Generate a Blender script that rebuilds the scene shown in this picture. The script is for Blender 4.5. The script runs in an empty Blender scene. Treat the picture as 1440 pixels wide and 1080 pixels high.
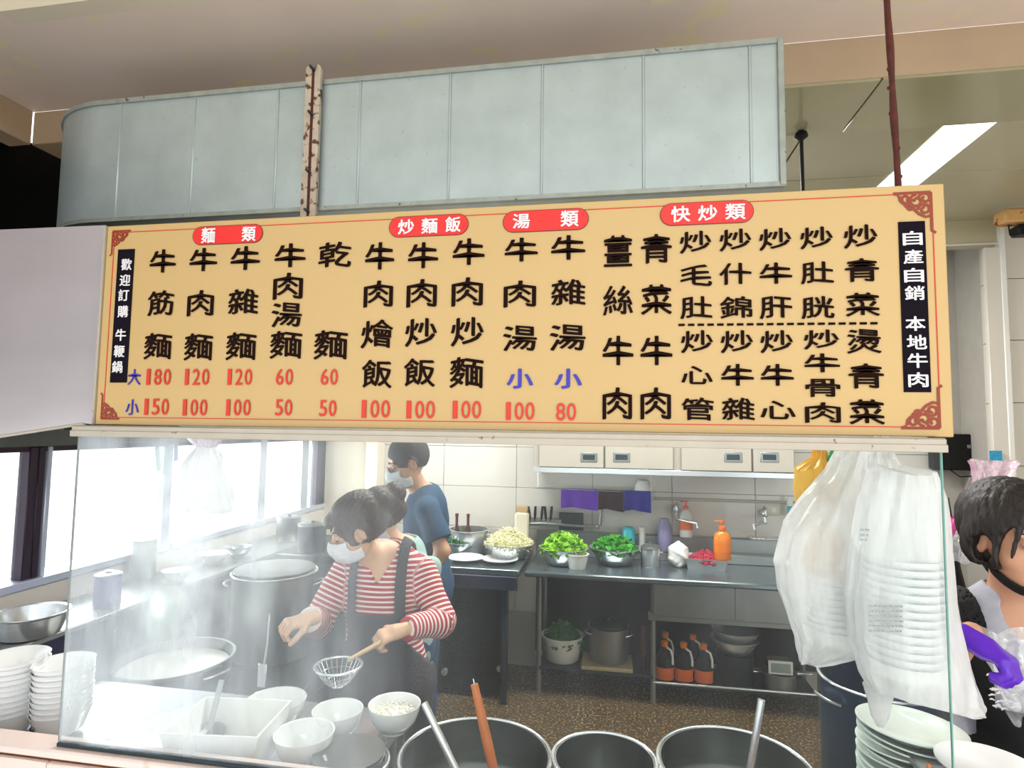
import bpy, math, random
import numpy as np
from mathutils import Vector, Matrix, Euler
random.seed(7); rng = np.random.default_rng(7)
PI = math.pi
sc = bpy.context.scene
COL = sc.collection

# ------------------------------------------------------------------ camera
H, FPX = 1.68, 830.0
psi, th, rho = math.radians(9.84), math.radians(4.13), math.radians(.777)
F = np.array([-math.sin(psi)*math.cos(th), math.cos(psi)*math.cos(th), math.sin(th)])
_r0 = np.array([math.cos(psi), math.sin(psi), 0.0]); _u0 = np.cross(_r0, F)
R = math.cos(rho)*_r0 + math.sin(rho)*_u0
U = -math.sin(rho)*_r0 + math.cos(rho)*_u0
O = np.array([0, 0, H])
cam = bpy.data.cameras.new('camera'); cam.lens = FPX/1440*36; cam.sensor_width = 36; cam.clip_start = .02
co = bpy.data.objects.new('camera', cam); COL.objects.link(co); sc.camera = co
co.matrix_world = Matrix(((R[0], U[0], -F[0], 0), (R[1], U[1], -F[1], 0), (R[2], U[2], -F[2], H), (0, 0, 0, 1)))

# ------------------------------------------------------------------ world, light, exposure
wd = bpy.data.worlds.new('sky'); sc.world = wd; wd.use_nodes = True
bg = wd.node_tree.nodes['Background']; bg.inputs[0].default_value = (.93, .97, 1, 1); bg.inputs[1].default_value = 1.6
sc.view_settings.view_transform = 'Standard'; sc.view_settings.look = 'None'
sc.view_settings.exposure = 0.35; sc.view_settings.gamma = 1; sc.view_settings.use_curve_mapping = False
sc.cycles.max_bounces = 10; sc.cycles.transparent_max_bounces = 24; sc.cycles.volume_bounces = 1
sc.cycles.caustics_reflective = False; sc.cycles.caustics_refractive = False

def area(name, loc, size, rot, power, col=(1, 1, 1)):
    l = bpy.data.lights.new(name, 'AREA'); l.shape = 'RECTANGLE'; l.size, l.size_y = size
    l.energy = power; l.color = col
    o = bpy.data.objects.new(name, l); COL.objects.link(o); o.location = loc; o.rotation_euler = rot
    return o
area('window_daylight', (-3.1, 2.9, 1.9), (2.6, 1.4), (0, math.radians(-80), 0), 190, (.93, .97, 1))     # daylight coming in through the left windows
area('kitchen_tube_light', (-.2, 3.1, 2.86), (2.4, .25), (0, 0, 0), 80, (1, .98, .94))
area('dining_side_fill', (.9, -1.2, 2.75), (1.6, .6), (0, 0, 0), 25, (1, .93, .84))  # unseen lamp added behind the camera to brighten the front side

# ------------------------------------------------------------------ placement helpers: a sight line meets a real plane
def ray(x, y): return F + R*(x-720)/FPX + U*(540-y)/FPX
def at(x, y, Y): d = ray(x, y); return O + d*Y/d[1]
def atz(x, y, Z): d = ray(x, y); return O + d*(Z-H)/d[2]
def atx(x, y, X): d = ray(x, y); return O + d*X/d[0]
def S(r, g, b):
    f = lambda c: ((c/255+.055)/1.055)**2.4 if c > 10 else c/255/12.92
    return (f(r), f(g), f(b), 1)

# ------------------------------------------------------------------ materials
MATS = {}
def mat(name, col, rough=.5, metal=0., var=.06, scale=12., bump=0., alpha=1., emit=None, coat=0., spots=None, trans=0., stretch=None, spec=.5):
    if name in MATS: return MATS[name]
    m = bpy.data.materials.new(name); m.use_nodes = True; nt = m.node_tree; N = nt.nodes; L = nt.links
    b = N['Principled BSDF']; b.inputs['Roughness'].default_value = rough; b.inputs['Metallic'].default_value = metal
    b.inputs['Alpha'].default_value = alpha; b.inputs['Coat Weight'].default_value = coat
    b.inputs['Transmission Weight'].default_value = trans; b.inputs['Specular IOR Level'].default_value = spec
    tc = N.new('ShaderNodeTexCoord'); nz = N.new('ShaderNodeTexNoise'); nz.inputs['Scale'].default_value = scale
    nz.inputs['Detail'].default_value = 5
    src = tc.outputs['Object']
    if stretch:
        mp = N.new('ShaderNodeMapping'); mp.inputs['Scale'].default_value = stretch; L.new(src, mp.inputs[0]); src = mp.outputs[0]
    L.new(src, nz.inputs['Vector'])
    mx = N.new('ShaderNodeMix'); mx.data_type = 'RGBA'
    c = np.array(col[:3]); mx.inputs[6].default_value = (*np.clip(c*(1-var*2), 0, 1), 1); mx.inputs[7].default_value = (*np.clip(c*(1+var*2), 0, 1), 1)
    L.new(nz.outputs[0], mx.inputs[0]); out = mx.outputs[2]
    if spots:                                           # (colour, threshold, scale): wear or dirt with a shape of its own
        for (sc_, thr, ss, soft) in spots:
            n2 = N.new('ShaderNodeTexNoise'); n2.inputs['Scale'].default_value = ss; n2.inputs['Detail'].default_value = 8
            L.new(src, n2.inputs['Vector'])
            rp = N.new('ShaderNodeMapRange'); rp.inputs[1].default_value = thr; rp.inputs[2].default_value = thr+soft
            L.new(n2.outputs[0], rp.inputs[0])
            m2 = N.new('ShaderNodeMix'); m2.data_type = 'RGBA'; L.new(rp.outputs[0], m2.inputs[0]); L.new(out, m2.inputs[6])
            m2.inputs[7].default_value = sc_; out = m2.outputs[2]
    L.new(out, b.inputs['Base Color'])
    if bump:
        bp = N.new('ShaderNodeBump'); bp.inputs['Strength'].default_value = bump; bp.inputs['Distance'].default_value = .004
        L.new(nz.outputs[0], bp.inputs['Height']); L.new(bp.outputs[0], b.inputs['Normal'])
    if emit:
        b.inputs['Emission Color'].default_value = (*emit[:3], 1); b.inputs['Emission Strength'].default_value = emit[3]
    MATS[name] = m; return m

def film_mat(name, col, opac, rough=.15, gloss=.08, var=.3, scale=6., edge=None, stretch=(1, 1, 1), veil=None):
    """thin see-through sheet: mostly transparent, a little scattering film, a little gloss"""
    m = bpy.data.materials.new(name); m.use_nodes = True; nt = m.node_tree; N = nt.nodes; L = nt.links
    N.remove(N['Principled BSDF']); o = N['Material Output']
    tr = N.new('ShaderNodeBsdfTransparent'); tr.inputs[0].default_value = edge or (1, 1, 1, 1)
    df = N.new('ShaderNodeBsdfDiffuse'); df.inputs[0].default_value = col
    tl = N.new('ShaderNodeBsdfTranslucent'); tl.inputs[0].default_value = col
    gl = N.new('ShaderNodeBsdfGlossy'); gl.inputs['Roughness'].default_value = rough
    a = N.new('ShaderNodeMixShader'); a.inputs[0].default_value = .5; L.new(df.outputs[0], a.inputs[1]); L.new(tl.outputs[0], a.inputs[2])
    tc = N.new('ShaderNodeTexCoord'); mp = N.new('ShaderNodeMapping'); mp.inputs['Scale'].default_value = stretch
    nz = N.new('ShaderNodeTexNoise'); nz.inputs['Scale'].default_value = scale; nz.inputs['Detail'].default_value = 6
    L.new(tc.outputs['Object'], mp.inputs[0]); L.new(mp.outputs[0], nz.inputs['Vector'])
    rp = N.new('ShaderNodeMapRange'); rp.inputs[1].default_value = .3; rp.inputs[2].default_value = .7
    rp.inputs[3].default_value = opac*(1-var); rp.inputs[4].default_value = min(1, opac*(1+var)); L.new(nz.outputs[0], rp.inputs[0]); fac = rp.outputs[0]
    if veil:                                                     # bright haze put into the film, more opaque towards one end
        sx = N.new('ShaderNodeSeparateXYZ'); L.new(tc.outputs['Object'], sx.inputs[0]); g = N.new('ShaderNodeMapRange'); g.interpolation_type = 'SMOOTHSTEP'
        for k, q in enumerate(veil): g.inputs[k+1].default_value = q
        L.new(sx.outputs[0], g.inputs[0]); mu = N.new('ShaderNodeMath'); mu.operation = 'MULTIPLY'; L.new(fac, mu.inputs[0]); L.new(g.outputs[0], mu.inputs[1]); fac = mu.outputs[0]
    b = N.new('ShaderNodeMixShader'); L.new(fac, b.inputs[0]); L.new(tr.outputs[0], b.inputs[1]); L.new(a.outputs[0], b.inputs[2])
    fr = N.new('ShaderNodeLayerWeight'); pw = N.new('ShaderNodeMath'); pw.operation = 'POWER'; pw.inputs[1].default_value = 5; L.new(fr.outputs['Facing'], pw.inputs[0])
    mm = N.new('ShaderNodeMath'); mm.operation = 'MULTIPLY_ADD'; mm.inputs[1].default_value = .5; mm.inputs[2].default_value = gloss; mm.use_clamp = True
    L.new(pw.outputs[0], mm.inputs[0])
    c = N.new('ShaderNodeMixShader'); L.new(mm.outputs[0], c.inputs[0]); L.new(b.outputs[0], c.inputs[1]); L.new(gl.outputs[0], c.inputs[2])
    L.new(c.outputs[0], o.inputs[0]); MATS[name] = m; return m

def M(n): return MATS[n]
mat('pink_plaster', S(232, 216, 204), .75, var=.06, scale=2.5, bump=.25, spots=[(S(232, 220, 190), .60, 7, .05), (S(176, 112, 78), .72, 9, .02)])
mat('cream_paint', S(226, 216, 196), .7, var=.04, scale=3, bump=.15)
mat('tan_paint', S(176, 152, 124), .6, var=.08, scale=4, bump=.1)
mat('gloss_ceiling', S(158, 154, 122), .12, var=.05, scale=3)
mat('panel_ceiling', S(184, 178, 152), .25, var=.05, scale=3)
mat('void_black', S(5, 5, 5), .95, var=.3, spec=.05)  # flat black, the darkness above the hood put into the colour
mat('grey_green', S(88, 92, 88), .6, var=.3, scale=8)  # uneven grey-green for the lintel and the hood canopy
mat('white_tile', S(214, 209, 200), .18, var=.015, scale=3, coat=.3)
mat('grout', S(176, 172, 164), .8)
mat('ledge_tile', S(232, 212, 204), .25, var=.03, scale=5, spots=[(S(206, 180, 166), .62, 14, .1)])
mat('rust_grout', S(150, 92, 54), .8, var=.3, scale=30)
mat('galvanized', S(180, 194, 196), .42, .55, var=.1, scale=9, bump=.05, spots=[(S(168, 176, 172), .62, 60, .15)])
mat('galvanized_trim', S(160, 168, 162), .45, .5, var=.15, scale=30, spots=[(S(90, 84, 70), .66, 60, .05)])
mat('rusty_white', S(190, 178, 160), .6, .2, var=.15, scale=30, spots=[(S(96, 62, 42), .54, 45, .06)])
mat('rust', S(84, 38, 30), .85, .1, var=.35, scale=60, bump=.8)
mat('black_paint', S(13, 13, 13), .5, .0, var=.2, spec=.3)
mat('steel', S(206, 210, 212), .22, .72, var=.06, scale=8, stretch=(1, 1, 14))
mat('steel_dull', S(150, 154, 152), .38, .85, var=.1, scale=8)
mat('steel_dark', S(58, 68, 74), .4, .7, var=.2, scale=9)
mat('hood_steel', S(208, 200, 204), .32, .5, var=.08, scale=2.5, stretch=(1, 1, 3))
mat('bench_dark', S(52, 56, 78), .35, .5, var=.12, scale=8)
mat('alu', S(178, 170, 156), .45, .2, var=.05, scale=20, spots=[(S(120, 104, 84), .68, 50, .05)])
mat('board', S(194, 163, 108), .45, var=.015, scale=2)
mat('ink_black', S(30, 14, 10), .8, var=.02, spec=.08)
mat('ink_red', S(206, 48, 28), .5, var=.02)
mat('ink_line', S(200, 60, 40), .5, var=.02)
mat('pill_red', S(222, 36, 30), .45, var=.02)
mat('pill_edge', S(110, 20, 18), .45, var=.02)
mat('ink_blue', S(48, 44, 170), .5, var=.02)
mat('ink_white', S(236, 234, 236), .5, var=.01)
mat('strip_dark', S(22, 16, 26), .8, var=.02, spec=.08)
mat('ornament', S(136, 48, 20), .5, var=.03)
mat('window_frame', S(50, 36, 52), .4, .3, var=.1)
mat('window_alu', S(196, 204, 220), .35, .4)
mat('porcelain', S(238, 240, 240), .12, var=.01, coat=.4)
mat('porcelain_mint', S(222, 234, 228), .15, var=.01, coat=.4)
mat('print_purple', S(60, 50, 120), .4); mat('print_green', S(60, 140, 50), .5)
mat('wood_orange', S(190, 106, 50), .5, var=.15, scale=6, stretch=(1, 1, 6))
mat('wood_pale', S(190, 160, 116), .6, var=.12, scale=10)
mat('terrazzo', S(72, 58, 38), .4, var=.25, scale=40, spots=[(S(160, 138, 96), .56, 70, .03), (S(58, 44, 30), .58, 95, .03)])
mat('skin', S(204, 152, 122), .5, var=.05, scale=20)
mat('skin_pale', S(222, 178, 146), .5, var=.05, scale=20)
mat('lips', S(160, 84, 76), .45)
mat('hair', S(24, 15, 12), .5, var=.45, scale=110, bump=.9, stretch=(1, 1, .12))
mat('hair_brown', S(62, 46, 36), .55, var=.4, scale=110, bump=.9, stretch=(1, 1, .12))
mat('pot_steel', S(112, 116, 114), .28, .85, var=.15, scale=8)
mat('counter_steel', S(126, 140, 146), .24, .8, var=.08, scale=6)
mat('hair_short', S(52, 46, 44), .8, var=.3, scale=90, bump=.8)
mat('apron_dark', S(58, 54, 62), .8, var=.1, scale=14, bump=.3)
mat('black_cloth', S(12, 12, 14), .85, var=.2, scale=20, bump=.3)
mat('jeans', S(32, 62, 104), .85, var=.15, scale=30, bump=.3)
mat('navy_shirt', S(34, 66, 94), .85, var=.12, scale=8, bump=.4)
mat('teal_shirt', S(148, 176, 172), .85, var=.1, scale=6, bump=.5)
mat('grey_shirt', S(176, 178, 190), .85, var=.08, scale=60, bump=.3)
mat('mask_white', S(230, 230, 236), .8, var=.03, bump=.2)
mat('mask_blue', S(218, 228, 230), .8, var=.03, bump=.2)
mat('glove_purple', S(92, 30, 190), .35, var=.1, scale=12, bump=.3)
mat('white_cloth', S(236, 238, 240), .8)
mat('green_dark', S(36, 110, 24), .5, var=.45, scale=40); mat('green_lime', S(132, 190, 30), .5, var=.4, scale=40)
mat('green_mid', S(58, 150, 30), .5, var=.45, scale=40); mat('sprout', S(226, 220, 178), .5, var=.2, scale=40)
mat('meat', S(176, 40, 66), .4, var=.4, scale=40)
mat('broth', S(222, 220, 212), .15, var=.04); mat('dark_broth', S(44, 34, 26), .08, var=.2)
mat('rice', S(240, 238, 228), .6, bump=.8, scale=90)
mat('cyan', S(30, 176, 190), .35); mat('blue_cloth', S(38, 36, 150), .85, bump=.3); mat('purple_cloth', S(104, 34, 190), .8, bump=.3)
mat('maroon_cloth', S(52, 22, 34), .85, bump=.3); mat('orange_plastic', S(226, 120, 20), .3); mat('red_plastic', S(214, 60, 40), .35)
mat('white_plastic', S(232, 232, 228), .35, var=.02); mat('clear_milk', S(214, 220, 214), .3, alpha=.75)
mat('orange_clear', S(238, 130, 30), .2, alpha=.9); mat('label_orange', S(226, 104, 30), .45, var=.2, scale=80)
mat('cabinet_steel', S(190, 182, 168), .4, .35, var=.04, scale=6)
mat('yellow_bag', S(246, 190, 20), .45, bump=.6); mat('green_bag', S(40, 190, 70), .45, bump=.6); mat('pink_bag', S(232, 90, 170), .45, bump=.6)
mat('yellow_box', S(206, 160, 100), .6, var=.1, spots=[(S(120, 40, 24), .58, 16, .05)])
mat('cardboard', S(176, 160, 124), .8); mat('blue_drum', S(40, 66, 96), .3, .4, var=.2)
mat('lilac', S(150, 146, 190), .4, alpha=.8); mat('lavender', S(120, 110, 170), .6)
mat('steel_lid_green', S(150, 166, 158), .35, .6, var=.1)
mat('lamp_glass', S(240, 245, 245), .5, emit=(.95, 1, .98, 1.5))
mat('sticker_blue', S(30, 150, 190), .4, var=.4, scale=60)
film_mat('glass_pane', (.86, .93, 1, 1), .010, rough=.02, gloss=.008, var=.55, scale=5, edge=(.97, .99, .985, 1), stretch=(2.5, 1, .6), veil=(-.75, .12, 24., 1.))  # haze of glare and steam painted as whiter film at the left
mat('glass_edge', S(110, 160, 150), .3, var=.1)
film_mat('bag_white', (.95, .96, .97, 1), .74, rough=.3, gloss=.07, var=.25, scale=9, stretch=(3, 3, .6))
film_mat('bag_clear', (.86, .9, .94, 1), .26, rough=.12, gloss=.16, var=.5, scale=12)
film_mat('bag_pink', (.9, .62, .78, 1), .45, rough=.2, gloss=.12, var=.6, scale=22)
film_mat('window_glass', (.9, .95, 1, 1), .05, rough=.05, gloss=.06)

def stripes_mat():
    m = bpy.data.materials.new('striped_jersey'); m.use_nodes = True; N = m.node_tree.nodes; L = m.node_tree.links; b = N['Principled BSDF']
    a = N.new('ShaderNodeAttribute'); a.attribute_name = 'stripe'
    mu = N.new('ShaderNodeMath'); mu.operation = 'MULTIPLY'; mu.inputs[1].default_value = 1/.0170; L.new(a.outputs['Fac'], mu.inputs[0])
    fr = N.new('ShaderNodeMath'); fr.operation = 'FRACT'; L.new(mu.outputs[0], fr.inputs[0])
    g = N.new('ShaderNodeMath'); g.operation = 'GREATER_THAN'; g.inputs[1].default_value = .60; L.new(fr.outputs[0], g.inputs[0])
    mx = N.new('ShaderNodeMix'); mx.data_type = 'RGBA'; mx.inputs[6].default_value = S(176, 58, 66); mx.inputs[7].default_value = S(238, 226, 222)
    L.new(g.outputs[0], mx.inputs[0]); L.new(mx.outputs[2], b.inputs['Base Color']); b.inputs['Roughness'].default_value = .85
    MATS['striped_jersey'] = m
stripes_mat()

# ------------------------------------------------------------------ mesh builder
class MB:
    def __init__(s): s.v = []; s.f = []; s.mi = []; s.cur = 0
    def add(s, vs, fs):
        n = len(s.v); s.v += [tuple(map(float, v)) for v in vs]; s.f += [tuple(i+n for i in f) for f in fs]; s.mi += [s.cur]*len(fs); return s
    def box(s, c, d, b=0., rot=None):
        hx, hy, hz = d[0]/2, d[1]/2, d[2]/2; b = min(b, hx*.9, hy*.9, hz*.9)
        if b <= 0:
            vs = [(x*hx, y*hy, z*hz) for x in (-1, 1) for y in (-1, 1) for z in (-1, 1)]
            fs = [(0, 1, 3, 2), (4, 6, 7, 5), (0, 4, 5, 1), (2, 3, 7, 6), (0, 2, 6, 4), (1, 5, 7, 3)]
        else:
            vs = []; ix = {}
            for x in (-1, 1):
                for y in (-1, 1):
                    for z in (-1, 1):
                        for a in range(3):
                            p = [x*(hx-b), y*(hy-b), z*(hz-b)]; p[a] = (x*hx, y*hy, z*hz)[a]; ix[(x, y, z, a)] = len(vs); vs.append(p)
            fs = []
            sg = (-1, 1)
            def q(l):
                l = [ix[k] for k in l]; c0 = np.mean([vs[i] for i in l], 0); nrm = np.cross(np.subtract(vs[l[1]], vs[l[0]]), np.subtract(vs[l[2]], vs[l[0]]))
                fs.append(tuple(l if np.dot(nrm, c0) > 0 else l[::-1]))
            for x in sg:
                q([(x, -1, -1, 0), (x, 1, -1, 0), (x, 1, 1, 0), (x, -1, 1, 0)]); q([(-1, x, -1, 1), (1, x, -1, 1), (1, x, 1, 1), (-1, x, 1, 1)]); q([(-1, -1, x, 2), (1, -1, x, 2), (1, 1, x, 2), (-1, 1, x, 2)])
            for x in sg:
                for y in sg:
                    q([(x, y, -1, 0), (x, y, 1, 0), (x, y, 1, 1), (x, y, -1, 1)]); q([(x, -1, y, 0), (x, 1, y, 0), (x, 1, y, 2), (x, -1, y, 2)]); q([(-1, x, y, 1), (1, x, y, 1), (1, x, y, 2), (-1, x, y, 2)])
            for x in sg:
                for y in sg:
                    for z in sg: q([(x, y, z, 0), (x, y, z, 1), (x, y, z, 2)])
        vs = [Vector(v) for v in vs]
        if rot is not None:
            e = Euler(rot).to_matrix(); vs = [e @ v for v in vs]
        return s.add([v+Vector(c) for v in vs], fs)
    def lathe(s, prof, c=(0, 0, 0), n=32, sx=1, sy=1, rot=None, wob=0.):
        vs = []; fs = []; m = len(prof)
        for r, z in prof:
            for i in range(n):
                a = 2*PI*i/n; vs.append((max(r, 1e-4)*sx*math.cos(a), max(r, 1e-4)*sy*math.sin(a), z))
        for j in range(m-1):
            for i in range(n):
                k = (i+1) % n; fs.append((j*n+i, j*n+k, (j+1)*n+k, (j+1)*n+i))
        if prof[0][0] > 1e-3: fs.append(tuple(range(n-1, -1, -1)))
        if prof[-1][0] > 1e-3: fs.append(tuple((m-1)*n+i for i in range(n)))
        vs = [Vector(v) for v in vs]
        if rot is not None:
            e = Euler(rot).to_matrix(); vs = [e @ v for v in vs]
        return s.add([v+Vector(c) for v in vs], fs)
    def tube(s, pts, r, n=8, cap=True):
        pts = [Vector(p) for p in pts]; rs = r if hasattr(r, '__len__') else [r]*len(pts); vs = []; fs = []
        t = (pts[1]-pts[0]).normalized(); up = Vector((0, 0, 1)) if abs(t.z) < .9 else Vector((1, 0, 0)); nn = t.cross(up).normalized()
        for i, p in enumerate(pts):
            t = (pts[min(i+1, len(pts)-1)]-pts[max(i-1, 0)]).normalized(); nn = (nn-t*nn.dot(t)).normalized(); bb = t.cross(nn)
            for k in range(n):
                a = 2*PI*k/n; vs.append(p+(nn*math.cos(a)+bb*math.sin(a))*rs[i])
        for i in range(len(pts)-1):
            for k in range(n):
                l = (k+1) % n; fs.append((i*n+k, i*n+l, (i+1)*n+l, (i+1)*n+k))
        if cap: fs.append(tuple(range(n-1, -1, -1))); fs.append(tuple((len(pts)-1)*n+k for k in range(n)))
        return s.add(vs, fs)
    def prism(s, poly, d, c0=0.):          # polygon in XZ, thickness d along +Y from c0
        n = len(poly); vs = [(p[0], c0, p[1]) for p in poly]+[(p[0], c0+d, p[1]) for p in poly]
        fs = [tuple(range(n)), tuple(range(2*n-1, n-1, -1))]+[(i, i+n, (i+1) % n+n, (i+1) % n) for i in range(n)]
        return s.add(vs, fs)
    def mesh(s, name, mats, smooth=True, ang=38):
        me = bpy.data.meshes.new(name); me.from_pydata(s.v, [], s.f)
        for m in (mats if isinstance(mats, (list, tuple)) else [mats]): me.materials.append(M(m) if isinstance(m, str) else m)
        if any(s.mi): me.polygons.foreach_set('material_index', s.mi)
        if smooth:
            me.polygons.foreach_set('use_smooth', [True]*len(me.polygons)); me.set_sharp_from_angle(angle=math.radians(ang))
        me.update(); return me

def link(name, me, parent=None, loc=None, rot=None):
    o = bpy.data.objects.new(name, me); COL.objects.link(o)
    if parent is not None: o.parent = parent
    if loc is not None: o.location = tuple(map(float, loc))
    if rot is not None: o.rotation_euler = rot
    return o
def tag(o, label, cat, group=None, kind=None):
    if label: o['label'] = label
    if cat: o['category'] = cat
    if group: o['group'] = group
    if kind: o['kind'] = kind
    return o
def thing(name, label, cat, loc=(0, 0, 0), rz=0, group=None):
    o = link(name, None, None, loc, (0, 0, rz)); o.empty_display_size = .05
    return tag(o, label, cat, group)
def part(name, mb, mats, par, loc=None, rot=None, label=None, **k):
    o = link(name, mb if isinstance(mb, bpy.types.Mesh) else mb.mesh(name, mats, **k), par, loc, rot)
    if label: o['label'] = label
    return o
def wpart(name, mb, mats, par, **k):       # mesh given in world coordinates, parent unrotated
    top = par; off = Vector((0, 0, 0))
    while top is not None: off += top.location; top = top.parent
    mb.v = [(v[0]-off.x, v[1]-off.y, v[2]-off.z) for v in mb.v]
    return part(name, mb, mats, par, **k)
def struct(name, mb, mats, **k):
    o = part(name, mb, mats, None, **k); o['kind'] = 'structure'; return o
def single(name, label, cat, mb, mats, group=None, base=None, kind=None, **k):
    """one-mesh thing built in world coordinates; its origin is put at its base"""
    a = np.array(mb.v); b = base if base is not None else ((a[:, 0].min()+a[:, 0].max())/2, (a[:, 1].min()+a[:, 1].max())/2, a[:, 2].min())
    mb.v = [(v[0]-b[0], v[1]-b[1], v[2]-b[2]) for v in mb.v]
    o = part(name, mb, mats, None, loc=b, **k); return tag(o, label, cat, group, kind)
def copy_tree(o, loc=None, label=None, parent=None):
    c = o.copy(); COL.objects.link(c)
    if parent is not None: c.parent = parent
    for ch in list(o.children): copy_tree(ch, parent=c)
    if loc is not None: c.location = tuple(map(float, loc))
    if label: c['label'] = label
    return c
ORD = ['top', 'second', 'third', 'fourth', 'fifth', 'sixth', 'seventh', 'eighth', 'ninth', 'tenth', 'eleventh', 'twelfth', 'thirteenth', 'fourteenth', 'fifteenth']

# ================================================================== THE ROOM
YB, XL, ZC = 4.25, -2.13, 2.93
struct('floor', MB().box((.5, 4.1, -.05), (7, 5.8, .1)), 'terrazzo')
mat('floor_pale', S(240, 234, 226), .3, var=.04)
struct('floor', MB().box((.5, -2.8, -.05), (9, 7.98, .1)), 'floor_pale')  # unseen front floor, kept very pale to bounce light up to the ceiling
# front ceiling (wide pink soffit), its recess towards us, the dropped beam, the kitchen ceiling
s_ = MB(); s_.box((.6, 1.72, ZC+.1), (6.2, .46, .2)); struct('ceiling', s_, 'pink_plaster')
s_ = MB(); s_.box((.6, .15, 3.2), (6.2, 2.7, .06)); struct('ceiling', s_, 'cream_paint')
s_ = MB(); s_.box((.62, 1.46, 3.05), (4.98, .06, .24)); s_.box((-1.89, .14, 3.055), (.06, 2.7, .245)); struct('trim_1', s_, 'cream_paint')
s_ = MB(); s_.box((-2.14, .14, 2.98), (.54, 2.7, .1)); struct('ceiling', s_, 'pink_plaster')
bmf = struct('trim_2', MB().box((.6, 2.12, 2.862), (5.86, .34, .14), .004), 'tan_paint')
for i, x0 in enumerate(np.arange(-1.55, 3.2, .78)):      # lacquered soffit boards under the beam, joint in the photo at x=.93
    x0 = x0+.04; part('soffit_panel', MB().box((x0+.39, 2.12, 2.787), (.774, .336, .01), .002), 'gloss_ceiling', bmf)
struct('trim_3', MB().box((-2.4, .7, 2.862), (.14, 2.5, .14), .004), 'tan_paint')
kc = struct('ceiling', MB().box((.6, 3.6, ZC+.06), (6.2, 2.6, .1)), 'panel_ceiling')
for x0, x1 in ((-2.1, -1.1), (-1.1, -.1), (-.1, .785), (.785, 1.318), (1.50, 2.45)):
    for y0, y1 in ((2.30, 3.05), (3.05, 3.8), (3.8, 4.24)):
        part('ceiling_panel', MB().box(((x0+x1)/2, (y0+y1)/2, ZC), (x1-x0-.006, y1-y0-.006, .02), .002), 'gloss_ceiling' if x0 < 1.4 else 'panel_ceiling', kc)
t = thing('ceiling_light', 'long flush white luminous ceiling strip running back above the right end of the sign', 'ceiling light', (1.409, 3.1, ZC-.01))
for y0, y1 in ((2.30, 2.78), (2.79, 3.5), (3.51, 4.2)):
    wpart('diffuser', MB().box((1.409, (y0+y1)/2, ZC-.012), (.176, y1-y0, .016), .002), 'lamp_glass', t)
# back wall with tiles
wb = struct('wall_back', MB().box((.3, YB+.08, 1.5), (6.0, .14, 3.1)), 'grout')
tw, tz = .545, .29
x_j = at(945, 700, YB)[0]; z_j = at(840, 689, YB)[2]
xs = [x_j+tw*k for k in range(-5, 4)]; zs = [z_j+tz*k for k in range(-3, 5)]
tile = MB().box((0, 0, 0), (tw-.003, .014, tz-.003), .0015).mesh('tile', 'white_tile')
for x in xs[:-1]:
    for z in zs[:-1]: part('tile', tile, None, wb, (x+tw/2, YB+.007, z+tz/2))
cx0, cx1 = at(514, 640, 4.1)[0], at(531, 640, 4.1)[0]
struct('trim_4', MB().box(((cx0+cx1)/2, 4.17, 1.5), (cx1-cx0, .14, 3.0), .004), 'cream_paint')
struct('wall_back', MB().box(((XL+cx0)/2, 4.2, 1.5), (cx0-XL, .1, 3.0)), 'cream_paint')
# left wall: sill wall, lintel, upper part coloured black for the dark void, windows
ZS, ZW = 1.06, 1.585
struct('wall_left', MB().box((XL-.1, 2.3, ZS/2), (.2, 4.2, ZS)), 'white_tile')
struct('wall_left', MB().box((XL-.08, 2.3, ZW+.09), (.28, 4.2, .18)), 'grey_green')
struct('wall_left', MB().box((XL-.35, 1.9, 2.3), (.1, 5.2, 1.1)), 'void_black')
def window(n, y0, y1, mulls):
    w = struct('window_%d' % n, MB().box((XL-.06, (y0+y1)/2, ZS+.015), (.14, y1-y0, .03), .003), 'window_alu')
    for y, wd_, m in mulls: part('window_frame', MB().box((XL-.04, y, (ZS+ZW)/2+.01), (.05, wd_, ZW-ZS-.03), .003), m, w)
    part('window_frame', MB().box((XL-.05, (y0+y1)/2, ZW-.012), (.06, y1-y0, .024), .003), 'window_frame', w)
    part('pane', MB().box((XL-.05, (y0+y1)/2, (ZS+ZW)/2), (.006, y1-y0, ZW-ZS)), 'window_glass', w)
yw = lambda px: atx(px, 690, XL)[1]
window(1, .8, yw(242), [(yw(50), .035, 'window_frame'), (yw(58)+.01, .028, 'window_frame'), (yw(66)+.02, .02, 'window_alu'), (yw(240), .05, 'window_alu')])
window(2, yw(244), 4.2, [(yw(372), .07, 'window_alu'), (yw(431), .09, 'window_alu'), (yw(441), .02, 'window_alu'), (yw(455), .16, 'window_frame')])
# a strip wall closing the room far left / behind the hood
# right: lintel, door opening, tiled wall
YR = 3.78; xr = 2.19
struct('trim_5', MB().box((2.0, YR+.05, 2.85), (.40, .1, .15), .004), 'panel_ceiling')
struct('trim_6', MB().box((2.0, YR-.005, 2.775), (.40, .012, .012), .002), 'white_tile')
wr = struct('wall_right', MB().box((xr+.75, YR+.28, 1.5), (1.46, .52, 3.0)), 'grout')
zj = at(1440, 391, YR)[2]; tz2 = zj-at(1440, 478, YR)[2]
t2 = MB().box((0, 0, 0), (.6-.004, .014, tz2-.004), .002).mesh('tile', 'white_tile')
for k in range(-6, 2):
    for j in range(2): part('tile', t2, None, wr, (xr+.02+.3+.6*j, YR+.012, zj+tz2*(k+.5)-tz2*0))
struct('trim_7', MB().box((xr+.012, YR+.0, 1.5), (.03, .05, 2.9), .004), 'white_plastic')
t3 = MB().box((0, 0, 0), (.014, .16, tz2-.004), .002).mesh('tile', 'white_tile')
for k in range(-6, 1): part('tile', t3, None, wr, (xr+.012, YR+.11, zj+tz2*(k+.5)))
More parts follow.
